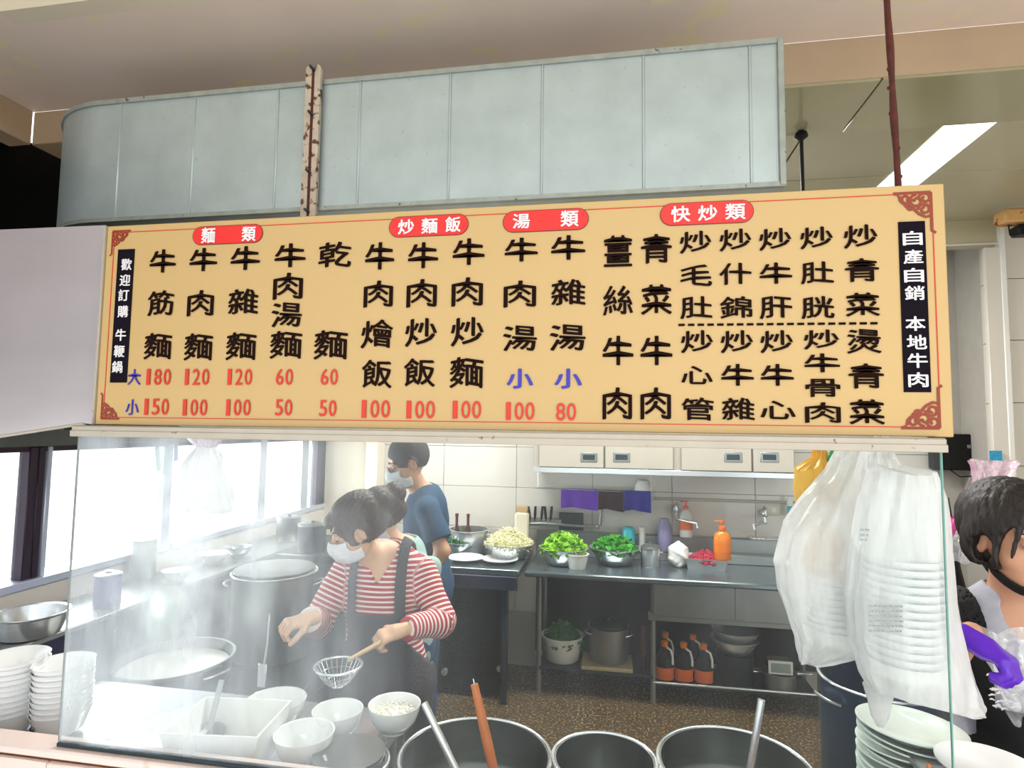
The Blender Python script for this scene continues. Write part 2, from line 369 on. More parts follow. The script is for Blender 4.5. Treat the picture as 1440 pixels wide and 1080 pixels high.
struct('wall_right', MB().box((3.15, 2.2, 1.5), (.1, 3.2, 3.1)), 'cream_paint')
# serving counter front with tiles, at the bottom of the frame
lg = thing('serving_counter', 'pale tiled counter front below the glass screen with rusty grout lines', 'counter', (-.3, 1.17, 0))
wpart('core', MB().box((-.35, 1.212, .46), (2.9, .05, .92)), 'rust_grout', lg)
wpart('ledge', MB().box((-.35, 1.209, .936), (2.9, .062, .020), .004), 'ledge_tile', lg)
xj = at(68, 1060, 1.18)[0]
tm = MB().box((0, 0, 0), (.298, .012, .298), .002).mesh('tile', 'ledge_tile')
for k in range(-2, 8):
    for j in range(2): part('tile', tm, None, lg, (xj+.15+.3*k+.3, 1.181-1.17, .921-.15-.3*j))

# ================================================================== GLASS SCREEN
x0, x1 = -1.238, .586
gs = thing('glass_screen', 'large frameless glass screen between the customers and the kitchen, under the menu sign', 'screen', (-.33, 1.2, .946))
wpart('pane', (lambda b: (b.box(((x0+x1)/2, 1.2, 1.305), (x1-x0, .005, .71)), b)[1])(MB()), 'glass_pane', gs, smooth=False)
wpart('pane_edge', MB().box((x1+.0015, 1.2, 1.305), (.002, .0055, .71)), 'glass_edge', gs, label='green cut edge of the glass on the right')
wpart('pane_edge', MB().box((x0-.001, 1.2, 1.305), (.001, .0055, .71)), 'steel_dull', gs, label='green cut edge of the glass on the left')
wpart('bottom_channel', MB().box(((x0+x1)/2, 1.2, .951), (x1-x0, .016, .008), .001), 'steel_dark', gs)
wpart('top_rail', MB().box(((x0+x1)/2, 1.195, 1.660), (x1-x0+.004, .035, .020), .003), 'alu', gs)
wpart('top_rail_lip', MB().box(((x0+x1)/2, 1.177, 1.651), (x1-x0+.004, .004, .014), .001), 'alu', gs)

# ================================================================== MENU BOARD
BX0, BX1, BZ0, BZ1 = -1.2, .611, 1.6715, 2.1475
bd = thing('menu_board', 'wide yellow hanging menu sign with dark Chinese lettering and red prices', 'sign', ((BX0+BX1)/2, 1.2, BZ0))
wpart('panel', MB().box(((BX0+BX1)/2, 1.216, (BZ0+BZ1)/2), (BX1-BX0, .030, BZ1-BZ0), .002), 'board', bd)
wpart('edge_trim', MB().box((BX0-.003, 1.214, (BZ0+BZ1)/2), (.006, .036, BZ1-BZ0), .001), 'alu', bd)
ln = MB()
e = .022
for (a, b_, c, d_) in ((BX0+e, BX1-e, BZ1-e*.8, 0), (BX0+e, BX1-e, BZ0+e*.8, 0)): ln.box(((a+b_)/2, 1.2005, c), (b_-a, .0012, .0018))
for x in (BX0+e, BX1-e): ln.box((x, 1.2005, (BZ0+BZ1)/2), (.0018, .0012, BZ1-BZ0-1.6*e))
wpart('border_line', ln, 'ink_line', bd, smooth=False)
_gc = {}
def glyph(ch, bold=.02):
    if (ch, bold) in _gc: return _gc[(ch, bold)]
    cu = bpy.data.curves.new('t', 'FONT'); cu.body = ch; cu.size = 1; cu.resolution_u = 3; cu.fill_mode = 'FRONT'
    ob = bpy.data.objects.new('t', cu); COL.objects.link(ob); bpy.context.view_layer.update()
    me = bpy.data.meshes.new_from_object(ob.evaluated_get(bpy.context.evaluated_depsgraph_get()))
    v = np.empty(len(me.vertices)*3); me.vertices.foreach_get('co', v); v = v.reshape(-1, 3)[:, :2]
    f = [tuple(p.vertices) for p in me.polygons]
    if bold > 0:                                  # heavier brush: the outline laid over itself, shifted round a small ring
        n0 = len(v); k = 8; vv = [v+np.array((math.cos(2*PI*i/k), math.sin(2*PI*i/k)))*bold for i in range(k)]
        f = [tuple(q+n0*i for q in p) for i in range(k) for p in f]; v = np.concatenate(vv)
    bpy.data.objects.remove(ob); bpy.data.curves.remove(cu); bpy.data.meshes.remove(me)
    _gc[(ch, bold)] = (v, f); return v, f
def put(mb, ch, px, py, w, h, Yp, wave=True, bold=.02, s=1.0):
    """a character centred where the sign shows it, fitted to its own width and height (metres on the sign)"""
    v, f = glyph(ch, bold); c = at(px, py, Yp); a = (v-v.min(0))/(v.max(0)-v.min(0))-.5
    X = a[:, 0]*w; Z = a[:, 1]*h
    if wave: Z = Z + h*.05*np.cos(a[:, 0]*PI*1.6) - h*.02          # brushed, slightly arched horizontals
    q = len(v)//8 if bold > 0 else len(v)                        # each layer a hair in front of the last, so that none shades another
    mb.add([(c[0]+x, Yp-2e-4*(i//q), c[2]+z) for i, (x, z) in enumerate(zip(X, Z))], f)
K = 1.2/FPX*1.02
YT = 1.1995
def column(name, label, items, m='ink_black', w=43, h=37, bold=.017, wave=True):
    for ch, px, py, *wh in items:
        mb = MB(); ww, hh = wh if wh else (w, h)
        k = (1.2*math.cos(psi)-at(px, py, 1.2)[0]*math.sin(psi))/FPX
        put(mb, ch, px, py, ww*k, hh*k, YT, wave, bold)
        wpart(name, mb, m, bd, smooth=False)
cols = [
 ('牛筋麵', [('牛', 229, 368, 42, 34), ('筋', 226, 426, 42, 35), ('麵', 222, 486, 44, 36)]),
 ('牛肉麵', [('牛', 286, 366, 44, 34), ('肉', 282, 426, 42, 35), ('麵', 279, 487, 45, 37)]),
 ('牛雜麵', [('牛', 345, 364, 46, 35), ('雜', 342, 424, 47, 36), ('麵', 339, 486, 47, 38)]),
 ('牛肉湯麵', [('牛', 408, 360, 48, 35), ('肉', 405, 402, 46, 36), ('湯', 403, 442, 47, 35), ('麵', 402, 484, 49, 38)]),
 ('乾麵', [('乾', 471, 358, 50, 36), ('麵', 465, 484, 51, 40)]),
 ('牛肉燴飯', [('牛', 534, 361, 44, 40), ('肉', 532, 413, 44, 36), ('燴', 530, 469, 48, 39), ('飯', 530, 525, 45, 39)]),
 ('牛肉炒飯', [('牛', 595, 360, 45, 38), ('肉', 593, 412, 45, 38), ('炒', 592, 467, 47, 39), ('飯', 590, 523, 46, 39)]),
 ('牛肉炒麵', [('牛', 659, 355, 47, 39), ('肉', 657, 410, 46, 39), ('炒', 657, 466, 48, 40), ('麵', 656, 523, 49, 42)]),
 ('牛肉湯', [('牛', 733, 352, 48, 35), ('肉', 731, 413, 47, 36), ('湯', 731, 475, 49, 36)]),
 ('牛雜湯', [('牛', 799, 349, 49, 36), ('雜', 799, 411, 49, 37), ('湯', 798, 474, 51, 37)]),
 ('薑絲牛肉', [('薑', 869, 352, 40, 43), ('絲', 869, 422, 42, 42), ('牛', 869, 494, 43, 42), ('肉', 868, 567, 41, 42)]),
 ('青菜牛肉', [('青', 923, 350, 43, 41), ('菜', 923, 421, 43, 42), ('牛', 923, 494, 44, 42), ('肉', 922, 567, 42, 42)]),
 ('炒毛肚', [('炒', 978, 340), ('毛', 979, 387), ('肚', 979, 432)]),
 ('炒心管', [('炒', 980, 480), ('心', 980, 528, 43, 26), ('管', 981, 575)]),
 ('炒什錦', [('炒', 1034, 337), ('什', 1034, 385), ('錦', 1035, 432)]),
 ('炒牛雜', [('炒', 1036, 480), ('牛', 1037, 528), ('雜', 1038, 575)]),
 ('炒牛肝', [('炒', 1090, 336), ('牛', 1091, 385), ('肝', 1091, 432)]),
 ('炒牛心', [('炒', 1092, 480), ('牛', 1093, 528), ('心', 1094, 577, 47, 26)]),
 ('炒肚胱', [('炒', 1148, 334), ('肚', 1149, 383), ('胱', 1150, 432)]),
 ('炒牛骨肉', [('炒', 1155, 477, 47, 27), ('牛', 1156, 511, 47, 27), ('骨', 1157, 545, 46, 26), ('肉', 1157, 580, 47, 27)]),
 ('炒青菜', [('炒', 1210, 332, 45, 33), ('青', 1212, 380, 45, 33), ('菜', 1213, 428, 45, 33)]),
 ('燙青菜', [('燙', 1215, 479, 45, 34), ('青', 1218, 529, 46, 34), ('菜', 1219, 579, 46, 34)])]
for nm, it in cols: column('character', 'dish name lettering ' + nm, it, w=44, h=31)
def price(txt, px, py, m='ink_red', dw=12.2, h=23):
    n = len(txt); it = []
    for i, ch in enumerate(txt): it.append((ch, px+(i-(n-1)/2)*dw*1.08, py, dw*(.5 if ch == '1' else .93), h))
    column('price_digit', 'price ' + txt, it, m, bold=.008, wave=False)
for t_, x, y in (('180', 222, 530), ('150', 219, 572), ('120', 276, 530), ('100', 273, 573), ('120', 336, 530), ('100', 334, 573), ('60', 400, 530), ('50', 399, 573), ('60', 463, 530), ('50', 461, 574)): price(t_, x, y)
for t_, x, y in (('100', 527, 575), ('100', 590, 576), ('100', 655, 576), ('100', 730, 578), ('80', 796, 579)): price(t_, x, y, dw=14, h=25)
column('size_mark', 'blue large size mark', [('大', 189, 530, 21, 21)], 'ink_blue')
column('size_mark', 'blue small size mark', [('小', 186, 573, 21, 22)], 'ink_blue')
column('size_mark', 'blue small size mark over the beef soup price', [('小', 731, 533, 38, 28)], 'ink_blue', bold=.03)
column('size_mark', 'blue small size mark over the mixed beef soup price', [('小', 799, 533, 39, 28)], 'ink_blue', bold=.03)
for nm, xa, xb, y0, y1, chs in (('麵類', 272, 369, 330.5, 329.5, [('麵', 293, 331, 22, 23), ('類', 350, 329, 22, 22)]),
                                ('炒麵飯', 548, 658, 319, 316, [('炒', 571, 319, 24, 22), ('麵', 604, 317.5, 24, 23), ('飯', 637, 315.5, 23, 23)]),
                                ('湯類', 708, 827, 311.5, 308.5, [('湯', 733, 311, 25, 22), ('類', 801, 307.5, 26, 24)]),
                                ('快炒類', 929, 1059, 301.5, 297.5, [('快', 957, 301, 27, 24), ('炒', 995, 299.5, 27, 23), ('類', 1034, 297.5, 28, 24)])):
    a = at(xa, y0, 1.2); b = at(xb, y1, 1.2); z = (a[2]+b[2])/2; r = .0205*(1 if xa < 400 else 1.06)
    for rr, m, dy in ((r+.0015, 'pill_edge', .0), (r, 'pill_red', -.0004)):
        pl = []
        for k in range(17): t_ = -PI/2+PI*k/16; pl.append((b[0]-r+rr*math.cos(t_), z+rr*math.sin(t_)))
        for k in range(17): t_ = PI/2+PI*k/16; pl.append((a[0]+r+rr*math.cos(t_), z+rr*math.sin(t_)))
        mb = MB(); mb.prism(pl, .001, 1.1992+dy); wpart('heading_pill', mb, m, bd, smooth=False)
    for ch, px, py, w, h in chs:
        k = (1.2*math.cos(psi)-at(px, py, 1.2)[0]*math.sin(psi))/FPX; mb = MB()
        put(mb, ch, px, py, w*k, h*k, 1.1982, False, .022); wpart('heading_character', mb, 'ink_white', bd, smooth=False)
for qd, chs, nm in (((168, 351, 191, 350, 177, 538, 153, 538), [('歡', 178, 372), ('迎', 176, 394), ('訂', 174, 415), ('購', 173, 438), ('牛', 170, 471), ('鞭', 168, 494), ('鍋', 165, 516)], 'left'),
                    ((1262, 312, 1300, 311, 1310, 551, 1272, 552), [('自', 1283, 335), ('產', 1284, 361), ('自', 1285, 387), ('銷', 1286, 412), ('本', 1287, 455), ('地', 1289, 481), ('牛', 1290, 507), ('肉', 1291, 534)], 'right')):
    P4 = [at(qd[i], qd[i+1], 1.2) for i in range(0, 8, 2)]; X0 = (P4[0][0]+P4[3][0])/2; X1 = (P4[1][0]+P4[2][0])/2; Z1 = (P4[0][2]+P4[1][2])/2; Z0 = (P4[2][2]+P4[3][2])/2
    wpart('side_strip', MB().box(((X0+X1)/2, 1.1998, (Z0+Z1)/2), (X1-X0, .001, Z1-Z0)), 'strip_dark', bd, smooth=False, label='dark vertical lettering strip at the %s end' % nm)
    for ch, px, py in chs:
        mb = MB(); k = (1.2*math.cos(psi)-at(px, py, 1.2)[0]*math.sin(psi))/FPX; w, h = (17, 17) if nm == 'left' else (26, 21)
        put(mb, ch, px, py, w*k, h*k, 1.1988, False, .02); wpart('side_character', mb, 'ink_white', bd, smooth=False)
mb = MB()
a = at(954, 457, 1.2); b = at(1239, 454.5, 1.2)
for k in range(20):
    x = a[0]+(b[0]-a[0])*(k+.33)/20; mb.box((x, 1.1993, a[2]+(b[2]-a[2])*k/19), ((b[0]-a[0])/20*.66, .001, .0045))
wpart('dashed_divider', mb, 'ink_black', bd, smooth=False)
def ornament(cx, cz, sx, sz, s):
    mb = MB(); w = .0035*s
    def sw(pts, r=None):
        mb.tube([(cx+sx*x*s, 1.2, cz+sz*z*s) for x, z in pts], r or w, n=6)
    sw([(0, 0), (.078, 0)]); sw([(0, 0), (0, -.078)]); sw([(.066, -.004), (.078, -.0)]); sw([(0, -.078), (-.0, -.09), (-.008, -.096)])
    def spiral(ox, oz, r0, a0, turns, dr=.9, n=16, r1=.004):
        return [(ox+(r0+(r1-r0)*(i/n))*math.cos(a0+turns*2*PI*i/n), oz+(r0+(r1-r0)*(i/n))*math.sin(a0+turns*2*PI*i/n)) for i in range(n+1)]
    sw(spiral(.012, -.014, .014, 0, 1.2)); sw(spiral(.030, -.020, .016, PI/2, -1.3)); sw(spiral(.014, -.040, .014, 0, 1.3)); sw(spiral(.052, -.014, .012, PI, 1.2))
    sw([(.0, -.055), (.012, -.058), (.026, -.050), (.036, -.038), (.046, -.028), (.056, -.026), (.064, -.018), (.066, -.006)])
    sw(spiral(.044, -.034, .009, 0, 1.1)); 
    mb.v = [(v[0], 1.1997+(v[1]-1.2)*.12, v[2]) for v in mb.v]
    wpart('corner_ornament', mb, 'ornament', bd, label='dark red scrollwork in a corner of the sign')
ornament(BX0+.017, BZ1-.014, 1, 1, .62); ornament(BX0+.017, BZ0+.014, 1, -1, .62)
ornament(BX1-.024, BZ1-.016, -1, 1, .82); ornament(BX1-.024, BZ0+.016, -1, -1, .82)

# rods
a = at(1263, 258, 1.24); mb = MB(); pts = [(a[0]-.0016*i+.0006*math.sin(i*2.1), 1.24, a[2]-.01+i*(3.17-a[2])/14) for i in range(15)]
mb.tube(pts, [.0062+.0012*math.sin(i*3.7) for i in range(15)], 10)
for k in range(26):
    z = a[2]+k*.032+rng.uniform(0, .02); an = rng.uniform(0, 6.28); mb.box((a[0]-.0016*(z-a[2])/.055+.006*math.cos(an), 1.24+.006*math.sin(an), z), (.003, .003, .006), 0)
single('hanger_rod', 'rough rusty iron rod carrying the right end of the sign from above', 'rod', mb, 'rust')
a = at(1124, 183, 2.27); b = at(1128, 290, 2.27)
t = thing('hanger_rod', 'thin straight black rod behind the sign to the right of the duct', 'rod', (b[0], 2.27, b[2]))
wpart('rod', MB().tube([(b[0], 2.25, 2.3), (b[0]-.004, 2.25, 2.785)], .0065, 10), 'black_paint', t)
wpart('cap', MB().lathe([(.012, 0), (.024, .01), (.02, .025), (.008, .035)], (b[0]-.004, 2.25, 2.748)), 'black_paint', t)

# ================================================================== DUCT
DX1, DZ0, DZ1 = .413, 2.278, 2.655
du = thing('exhaust_duct', 'big galvanised sheet metal air duct with rounded left end under the ceiling', 'duct', (-.6, 1.5, DZ0))
def plan(off):      # plan outline offset outward from the front face
    r = .34+off; P = [(DX1+.0, 1.5-off)]; 
    for x in np.linspace(.3, -1.55, 9): P.append((x, 1.5-off))
    for k in range(1, 17):
        a_ = PI*.5*k/16; P.append((-1.55-r*math.sin(a_), 1.84-r*math.cos(a_)))
    P.append((-1.55-r, 2.15)); return P
def sheet(off, z0, z1, inner):
    A = plan(off); B = plan(inner); mb = MB(); n = len(A)
    vs = [(x, y, z0) for x, y in A]+[(x, y, z1) for x, y in A]+[(x, y, z0) for x, y in B]+[(x, y, z1) for x, y in B]
    fs = []
    for i in range(n-1):
        fs += [(i, i+1, n+i+1, n+i), (2*n+i, 3*n+i, 3*n+i+1, 2*n+i+1), (n+i, n+i+1, 3*n+i+1, 3*n+i), (i, 2*n+i, 2*n+i+1, i+1)]
    fs += [(0, n, 3*n, 2*n), (n-1, 3*n-1, 4*n-1, 2*n-1)]
    return mb.add(vs, fs)
wpart('duct_body', sheet(0, DZ0, DZ1, -.33), 'galvanized', du)
wpart('bottom_flange', sheet(.006, DZ0-.002, DZ0+.010, -.01), 'galvanized_trim', du); wpart('top_flange', sheet(.006, DZ1-.012, DZ1+.002, -.01), 'galvanized_trim', du)
for px in (168, 272, 389, 505, 632, 762, 905, 1056):
    x = at(px, 200, 1.5)[0]; wpart('duct_seam', MB().box((x, 1.4995, (DZ0+DZ1)/2), (.007, .005, DZ1-DZ0-.02), .0018), 'galvanized', du)
wpart('end_flange', MB().box((DX1-.006, 1.497, (DZ0+DZ1)/2), (.016, .01, DZ1-DZ0), .002), 'galvanized_trim', du)
xb = at(440, 200, 1.49)[0]
for dx in (-.013, .012): 
    wpart('joint_flange', MB().prism([(xb+dx+.010*math.cos(q), DZ0-.02+.012*math.sin(q)) for q in np.linspace(PI, 2*PI, 9)]+[(xb+dx+.010*math.cos(q), DZ1+.025+.012*math.sin(q)) for q in np.linspace(0, PI, 9)], .012, 1.478), 'rusty_white', du)
wpart('joint_web', MB().box((xb, 1.482, (DZ0+DZ1)/2), (.008, .01, DZ1-DZ0+.05)), 'rust', du)
for z in (DZ1+.02, DZ1-.11, DZ0+.10, DZ0-.012): wpart('bolt', MB().lathe([(.004, 0), (.004, .022), (.0001, .023)], (xb+.002, 1.478, z), 8, rot=(PI/2, 0, 0)), 'steel_dark', du)

# ================================================================== RANGE HOOD (left)
hd = thing('range_hood', 'brushed steel range hood panel at the left end of the menu sign', 'range hood', (-1.7, 1.24, 1.64))
pa = [at(-60, 326, 1.23), at(149, 317, 1.23), at(132, 597, 1.23), at(118, 595, 1.23), at(-60, 622, 1.23)]
poly = [(p[0], p[2]) for p in pa][::-1]
wpart('front_panel', MB().prism(poly, .012, 1.228), 'hood_steel', hd, smooth=False)
mb = MB(); mb.tube([(p[0], 1.232, p[2]) for p in (pa[4], pa[3])], .005, 8); wpart('lower_lip', mb, 'alu', hd)
mb = MB(); mb.box((-1.22, 1.226, (BZ0+BZ1)/2), (.012, .006, BZ1-BZ0-.03), .002); wpart('side_seam', mb, 'alu', hd)
wpart('inner_canopy', MB().box((-1.72, 1.66, 1.72), (.78, .8, .06)), 'grey_green', hd)
wpart('rear_lip', MB().box((-1.72, 1.90, 1.672), (.78, .03, .05)), 'steel_dark', hd)
wpart('dark_filler', MB().box((-1.75, 1.9, 1.935), (.7, 1.3, .33)), 'void_black', hd, label='black box added to fill the dark space behind the steel panel')  # coloured black to stand for unlit space
mb = MB(); mb.box((-1.58, 1.4, 1.67), (.03, .04, .05), .004); mb.tube([(-1.62, 1.36, 1.66), (-1.54, 1.44, 1.66)], .006); wpart('filter_latch', mb, 'steel_dark', hd)

# ================================================================== SDF organic shapes
def snet(fn, lo, hi, h):
    lo = np.array(lo, float); hi = np.array(hi, float); n = np.ceil((hi-lo)/h).astype(int)+1
    ax = [lo[i]+h*np.arange(n[i]) for i in range(3)]
    X, Y, Z = np.meshgrid(*ax, indexing='ij'); P = np.stack([X, Y, Z], -1).astype(np.float32); V = fn(P)
    for a in range(3):
        sl = [slice(None)]*3; sl[a] = 0; V[tuple(sl)] = np.maximum(V[tuple(sl)], h); sl[a] = -1; V[tuple(sl)] = np.maximum(V[tuple(sl)], h)
    c = [V[i:V.shape[0]-1+i, j:V.shape[1]-1+j, k:V.shape[2]-1+k] for i in (0, 1) for j in (0, 1) for k in (0, 1)]
    neg = sum((q < 0).astype(int) for q in c); act = (neg > 0) & (neg < 8); idx = -np.ones(act.shape, int); idx[act] = np.arange(act.sum())
    cv = [q[act] for q in c]; off = np.array([(i, j, k) for i in (0, 1) for j in (0, 1) for k in (0, 1)], float)
    acc = np.zeros((len(cv[0]), 3)); cnt = np.zeros(len(cv[0]))
    for a in range(8):
        for b in range(a+1, 8):
            if abs(off[a]-off[b]).sum() == 1:
                m = (cv[a] < 0) != (cv[b] < 0); t = cv[a][m]/(cv[a][m]-cv[b][m]); acc[m] += off[a]+(off[b]-off[a])*t[:, None]; cnt[m] += 1
    base = np.argwhere(act); pts = lo+h*(base+acc/cnt[:, None]); faces = []
    ng = V < 0
    for a in range(3):
        b_, c_ = (a+1) % 3, (a+2) % 3
        s0 = [slice(None)]*3; s1 = [slice(None)]*3; s0[a] = slice(0, -1); s1[a] = slice(1, None)
        for s_ in (s0, s1): s_[b_] = slice(1, -1); s_[c_] = slice(1, -1)
        A = ng[tuple(s0)]; B = ng[tuple(s1)]; e = np.argwhere(A != B)
        if not len(e): continue
        e[:, b_] += 1; e[:, c_] += 1; st = ng[tuple(e.T)]
        def g(db, dc):
            q = e.copy(); q[:, b_] -= db; q[:, c_] -= dc; return idx[tuple(q.T)]
        Q = np.stack([g(1, 1), g(0, 1), g(0, 0), g(1, 0)], 1); Q[~st] = Q[~st][:, ::-1]; faces.append(Q[(Q >= 0).all(1)])
    return pts, np.concatenate(faces)
def cap(P, a, b, ra, rb=None):
    rb = ra if rb is None else rb; a = np.array(a, np.float32); b = np.array(b, np.float32); d = b-a
    t = np.clip(((P-a)@d)/(d@d), 0, 1); return np.linalg.norm(P-a-t[..., None]*d, axis=-1)-(ra+(rb-ra)*t)
def ell(P, c, r, rot=None):
    q = P-np.array(c, np.float32)
    if rot is not None: q = q@np.array(Euler(rot).to_matrix(), np.float32)
    r = np.array(r, np.float32); k0 = np.linalg.norm(q/r, axis=-1); k1 = np.linalg.norm(q/(r*r), axis=-1)+1e-6; return k0*(k0-1)/k1
def smin(a, b, k=.02):
    h = np.clip(.5+.5*(b-a)/k, 0, 1); return b*(1-h)+a*h-k*h*(1-h)
def smax(a, b, k=.01): return -smin(-a, -b, k)
def bx(P, lo, hi):
    lo = np.array(lo, np.float32); hi = np.array(hi, np.float32); q = np.abs(P-(lo+hi)/2)-(hi-lo)/2
    return np.linalg.norm(np.maximum(q, 0), axis=-1)+np.minimum(q.max(-1), 0)
def sdf_mesh(name, fn, lo, hi, h, m, extra=None, attr=None):
    p, f = snet(fn, lo, hi, h)
    if extra:
        for (p2, f2) in extra: f = np.concatenate([f, f2+len(p)]); p = np.concatenate([p, p2])
    me = bpy.data.meshes.new(name); me.from_pydata(p.tolist(), [], f.tolist()); me.materials.append(M(m))
    me.polygons.foreach_set('use_smooth', [True]*len(me.polygons))
    if attr: 
        at_ = me.attributes.new('stripe', 'FLOAT', 'POINT'); at_.data.foreach_set('value', attr(p).astype(np.float32))
    return me
def wr_(P, s, amp, seed=0):          # cloth wrinkles
    return amp*(np.sin(P[..., 0]*s+seed+2*np.sin(P[..., 2]*s*.5))*np.sin(P[..., 2]*s*.8+seed+P[..., 1]*s*.6))
# ---- a hand with palm, four unequal fingers and a thumb
def hand(P, w, d, up, side, s=1., curl=1.0, glove=0., spread=.25):
    """w wrist, d direction of the palm, up = back of the hand, side = +1 when the thumb lies along up x d"""
    w = np.array(w, float); d = np.array(d, float)/np.linalg.norm(d); up = np.array(up, float); up -= d*(up@d); up /= np.linalg.norm(up); sd = np.cross(up, d)*side
    g = glove; v = cap(P, w-d*.02*s, w+d*.03*s, (.024+g)*s, (.026+g)*s)
    for o in (-.024, -.008, .008, .024): v = smin(v, cap(P, w+d*.015*s+sd*o*.6*s, w+d*.075*s+sd*o*s, (.013+g)*s, (.0125+g)*s), .014*s)
    for i, (o, L) in enumerate(((.028, .070), (.0095, .080), (-.0095, .075), (-.027, .058))):
        b = w+d*.078*s+sd*o*s; dr = d+sd*o*spread*8; dr /= np.linalg.norm(dr); c = 0; prev = b; rr = (.0088+g)*s; ln_ = L*s
        fv = None
        for j, fr in enumerate((.45, .32, .23)):
            c += curl*(.75, 1.0, .7)[j]; dd = dr*math.cos(c)-up*math.sin(c); nx = prev+dd*ln_*fr
            q = cap(P, prev, nx, rr*(1-.08*j), rr*(1-.08*(j+1))); fv = q if fv is None else smin(fv, q, .003); prev = nx
        v = smin(v, fv, .005)
    b = w+d*.022*s+sd*.022*s; m1 = b+(sd*.8+d*.7-up*.35)*.034*s; m2 = m1+(sd*.15+d*.8-up*.6*max(curl, .3))*.030*s; m3 = m2+(-sd*.25+d*.7-up*.7*max(curl, .3))*.024*s
    v = smin(v, smin(cap(P, b, m1, (.014+g)*s, (.0115+g)*s), smin(cap(P, m1, m2, (.0112+g)*s, (.0098+g)*s), cap(P, m2, m3, (.0098+g)*s, (.0082+g)*s), .004), .006), .008)
    return v
def hand_mesh(*a, **k):
    w = np.array(a[0], float); return snet(lambda P: hand(P, *a, **k), w-.15, w+.15, .0032)
# ---- head in its own frame: y forward, x to its left... z up
def headf(P, fem=1.):
    v = ell(P, (0, -.012, .035), (.077, .098, .092))
    v = smin(v, ell(P, (0, .028, -.035), (.062, .066, .082)), .03)
    v = smin(v, ell(P, (0, .052, -.088), (.030, .028, .026)), .03)
    for s in (-1, 1):
        v = smin(v, ell(P, (s*.042, .045, -.035), (.026, .030, .028)), .015)
        v = smax(v, -ell(P, (s*.033, .105, .006), (.020, .016, .012)), .010)
        v = smin(v, ell(P, (s*.033, .080, .004), (.0145, .013, .012)), .002)
        v = smin(v, cap(P, (s*.050, .078, .026), (s*.018, .092, .024), .006), .012)
        e = ell(P, (s*.078, -.004, -.008), (.009, .020, .032), (0, 0, s*.35)); e = smax(e, -ell(P, (s*.088, .002, -.006), (.007, .011, .020)), .004); v = smin(v, e, .006)
        v = smin(v, ell(P, (s*.010, .102, -.034), (.009, .009, .007)), .005)
    v = smin(v, cap(P, (0, .094, .012), (0, .113, -.028), .0065, .0105), .008)
    v = smin(v, ell(P, (0, .094, -.060), (.022, .010, .006)), .006); v = smin(v, ell(P, (0, .091, -.070), (.018, .010, .006)), .005)
    return v
def Rm(pitch, yaw, roll=0.):      # pitch > 0 bows the head, yaw > 0 turns to its left
    return np.array((Matrix.Rotation(yaw, 3, 'Z') @ Matrix.Rotation(roll, 3, 'Y') @ Matrix.Rotation(-pitch, 3, 'X')))
def tf(pf, Rh, c, s=1.): p, f = pf; return ((p*s)@Rh.T+np.array(c), f)
def mesh_pf(name, pf, m):
    me = bpy.data.meshes.new(name); me.from_pydata(pf[0].tolist(), [], pf[1].tolist()); me.materials.append(M(m)); me.polygons.foreach_set('use_smooth', [True]*len(me.polygons)); return me
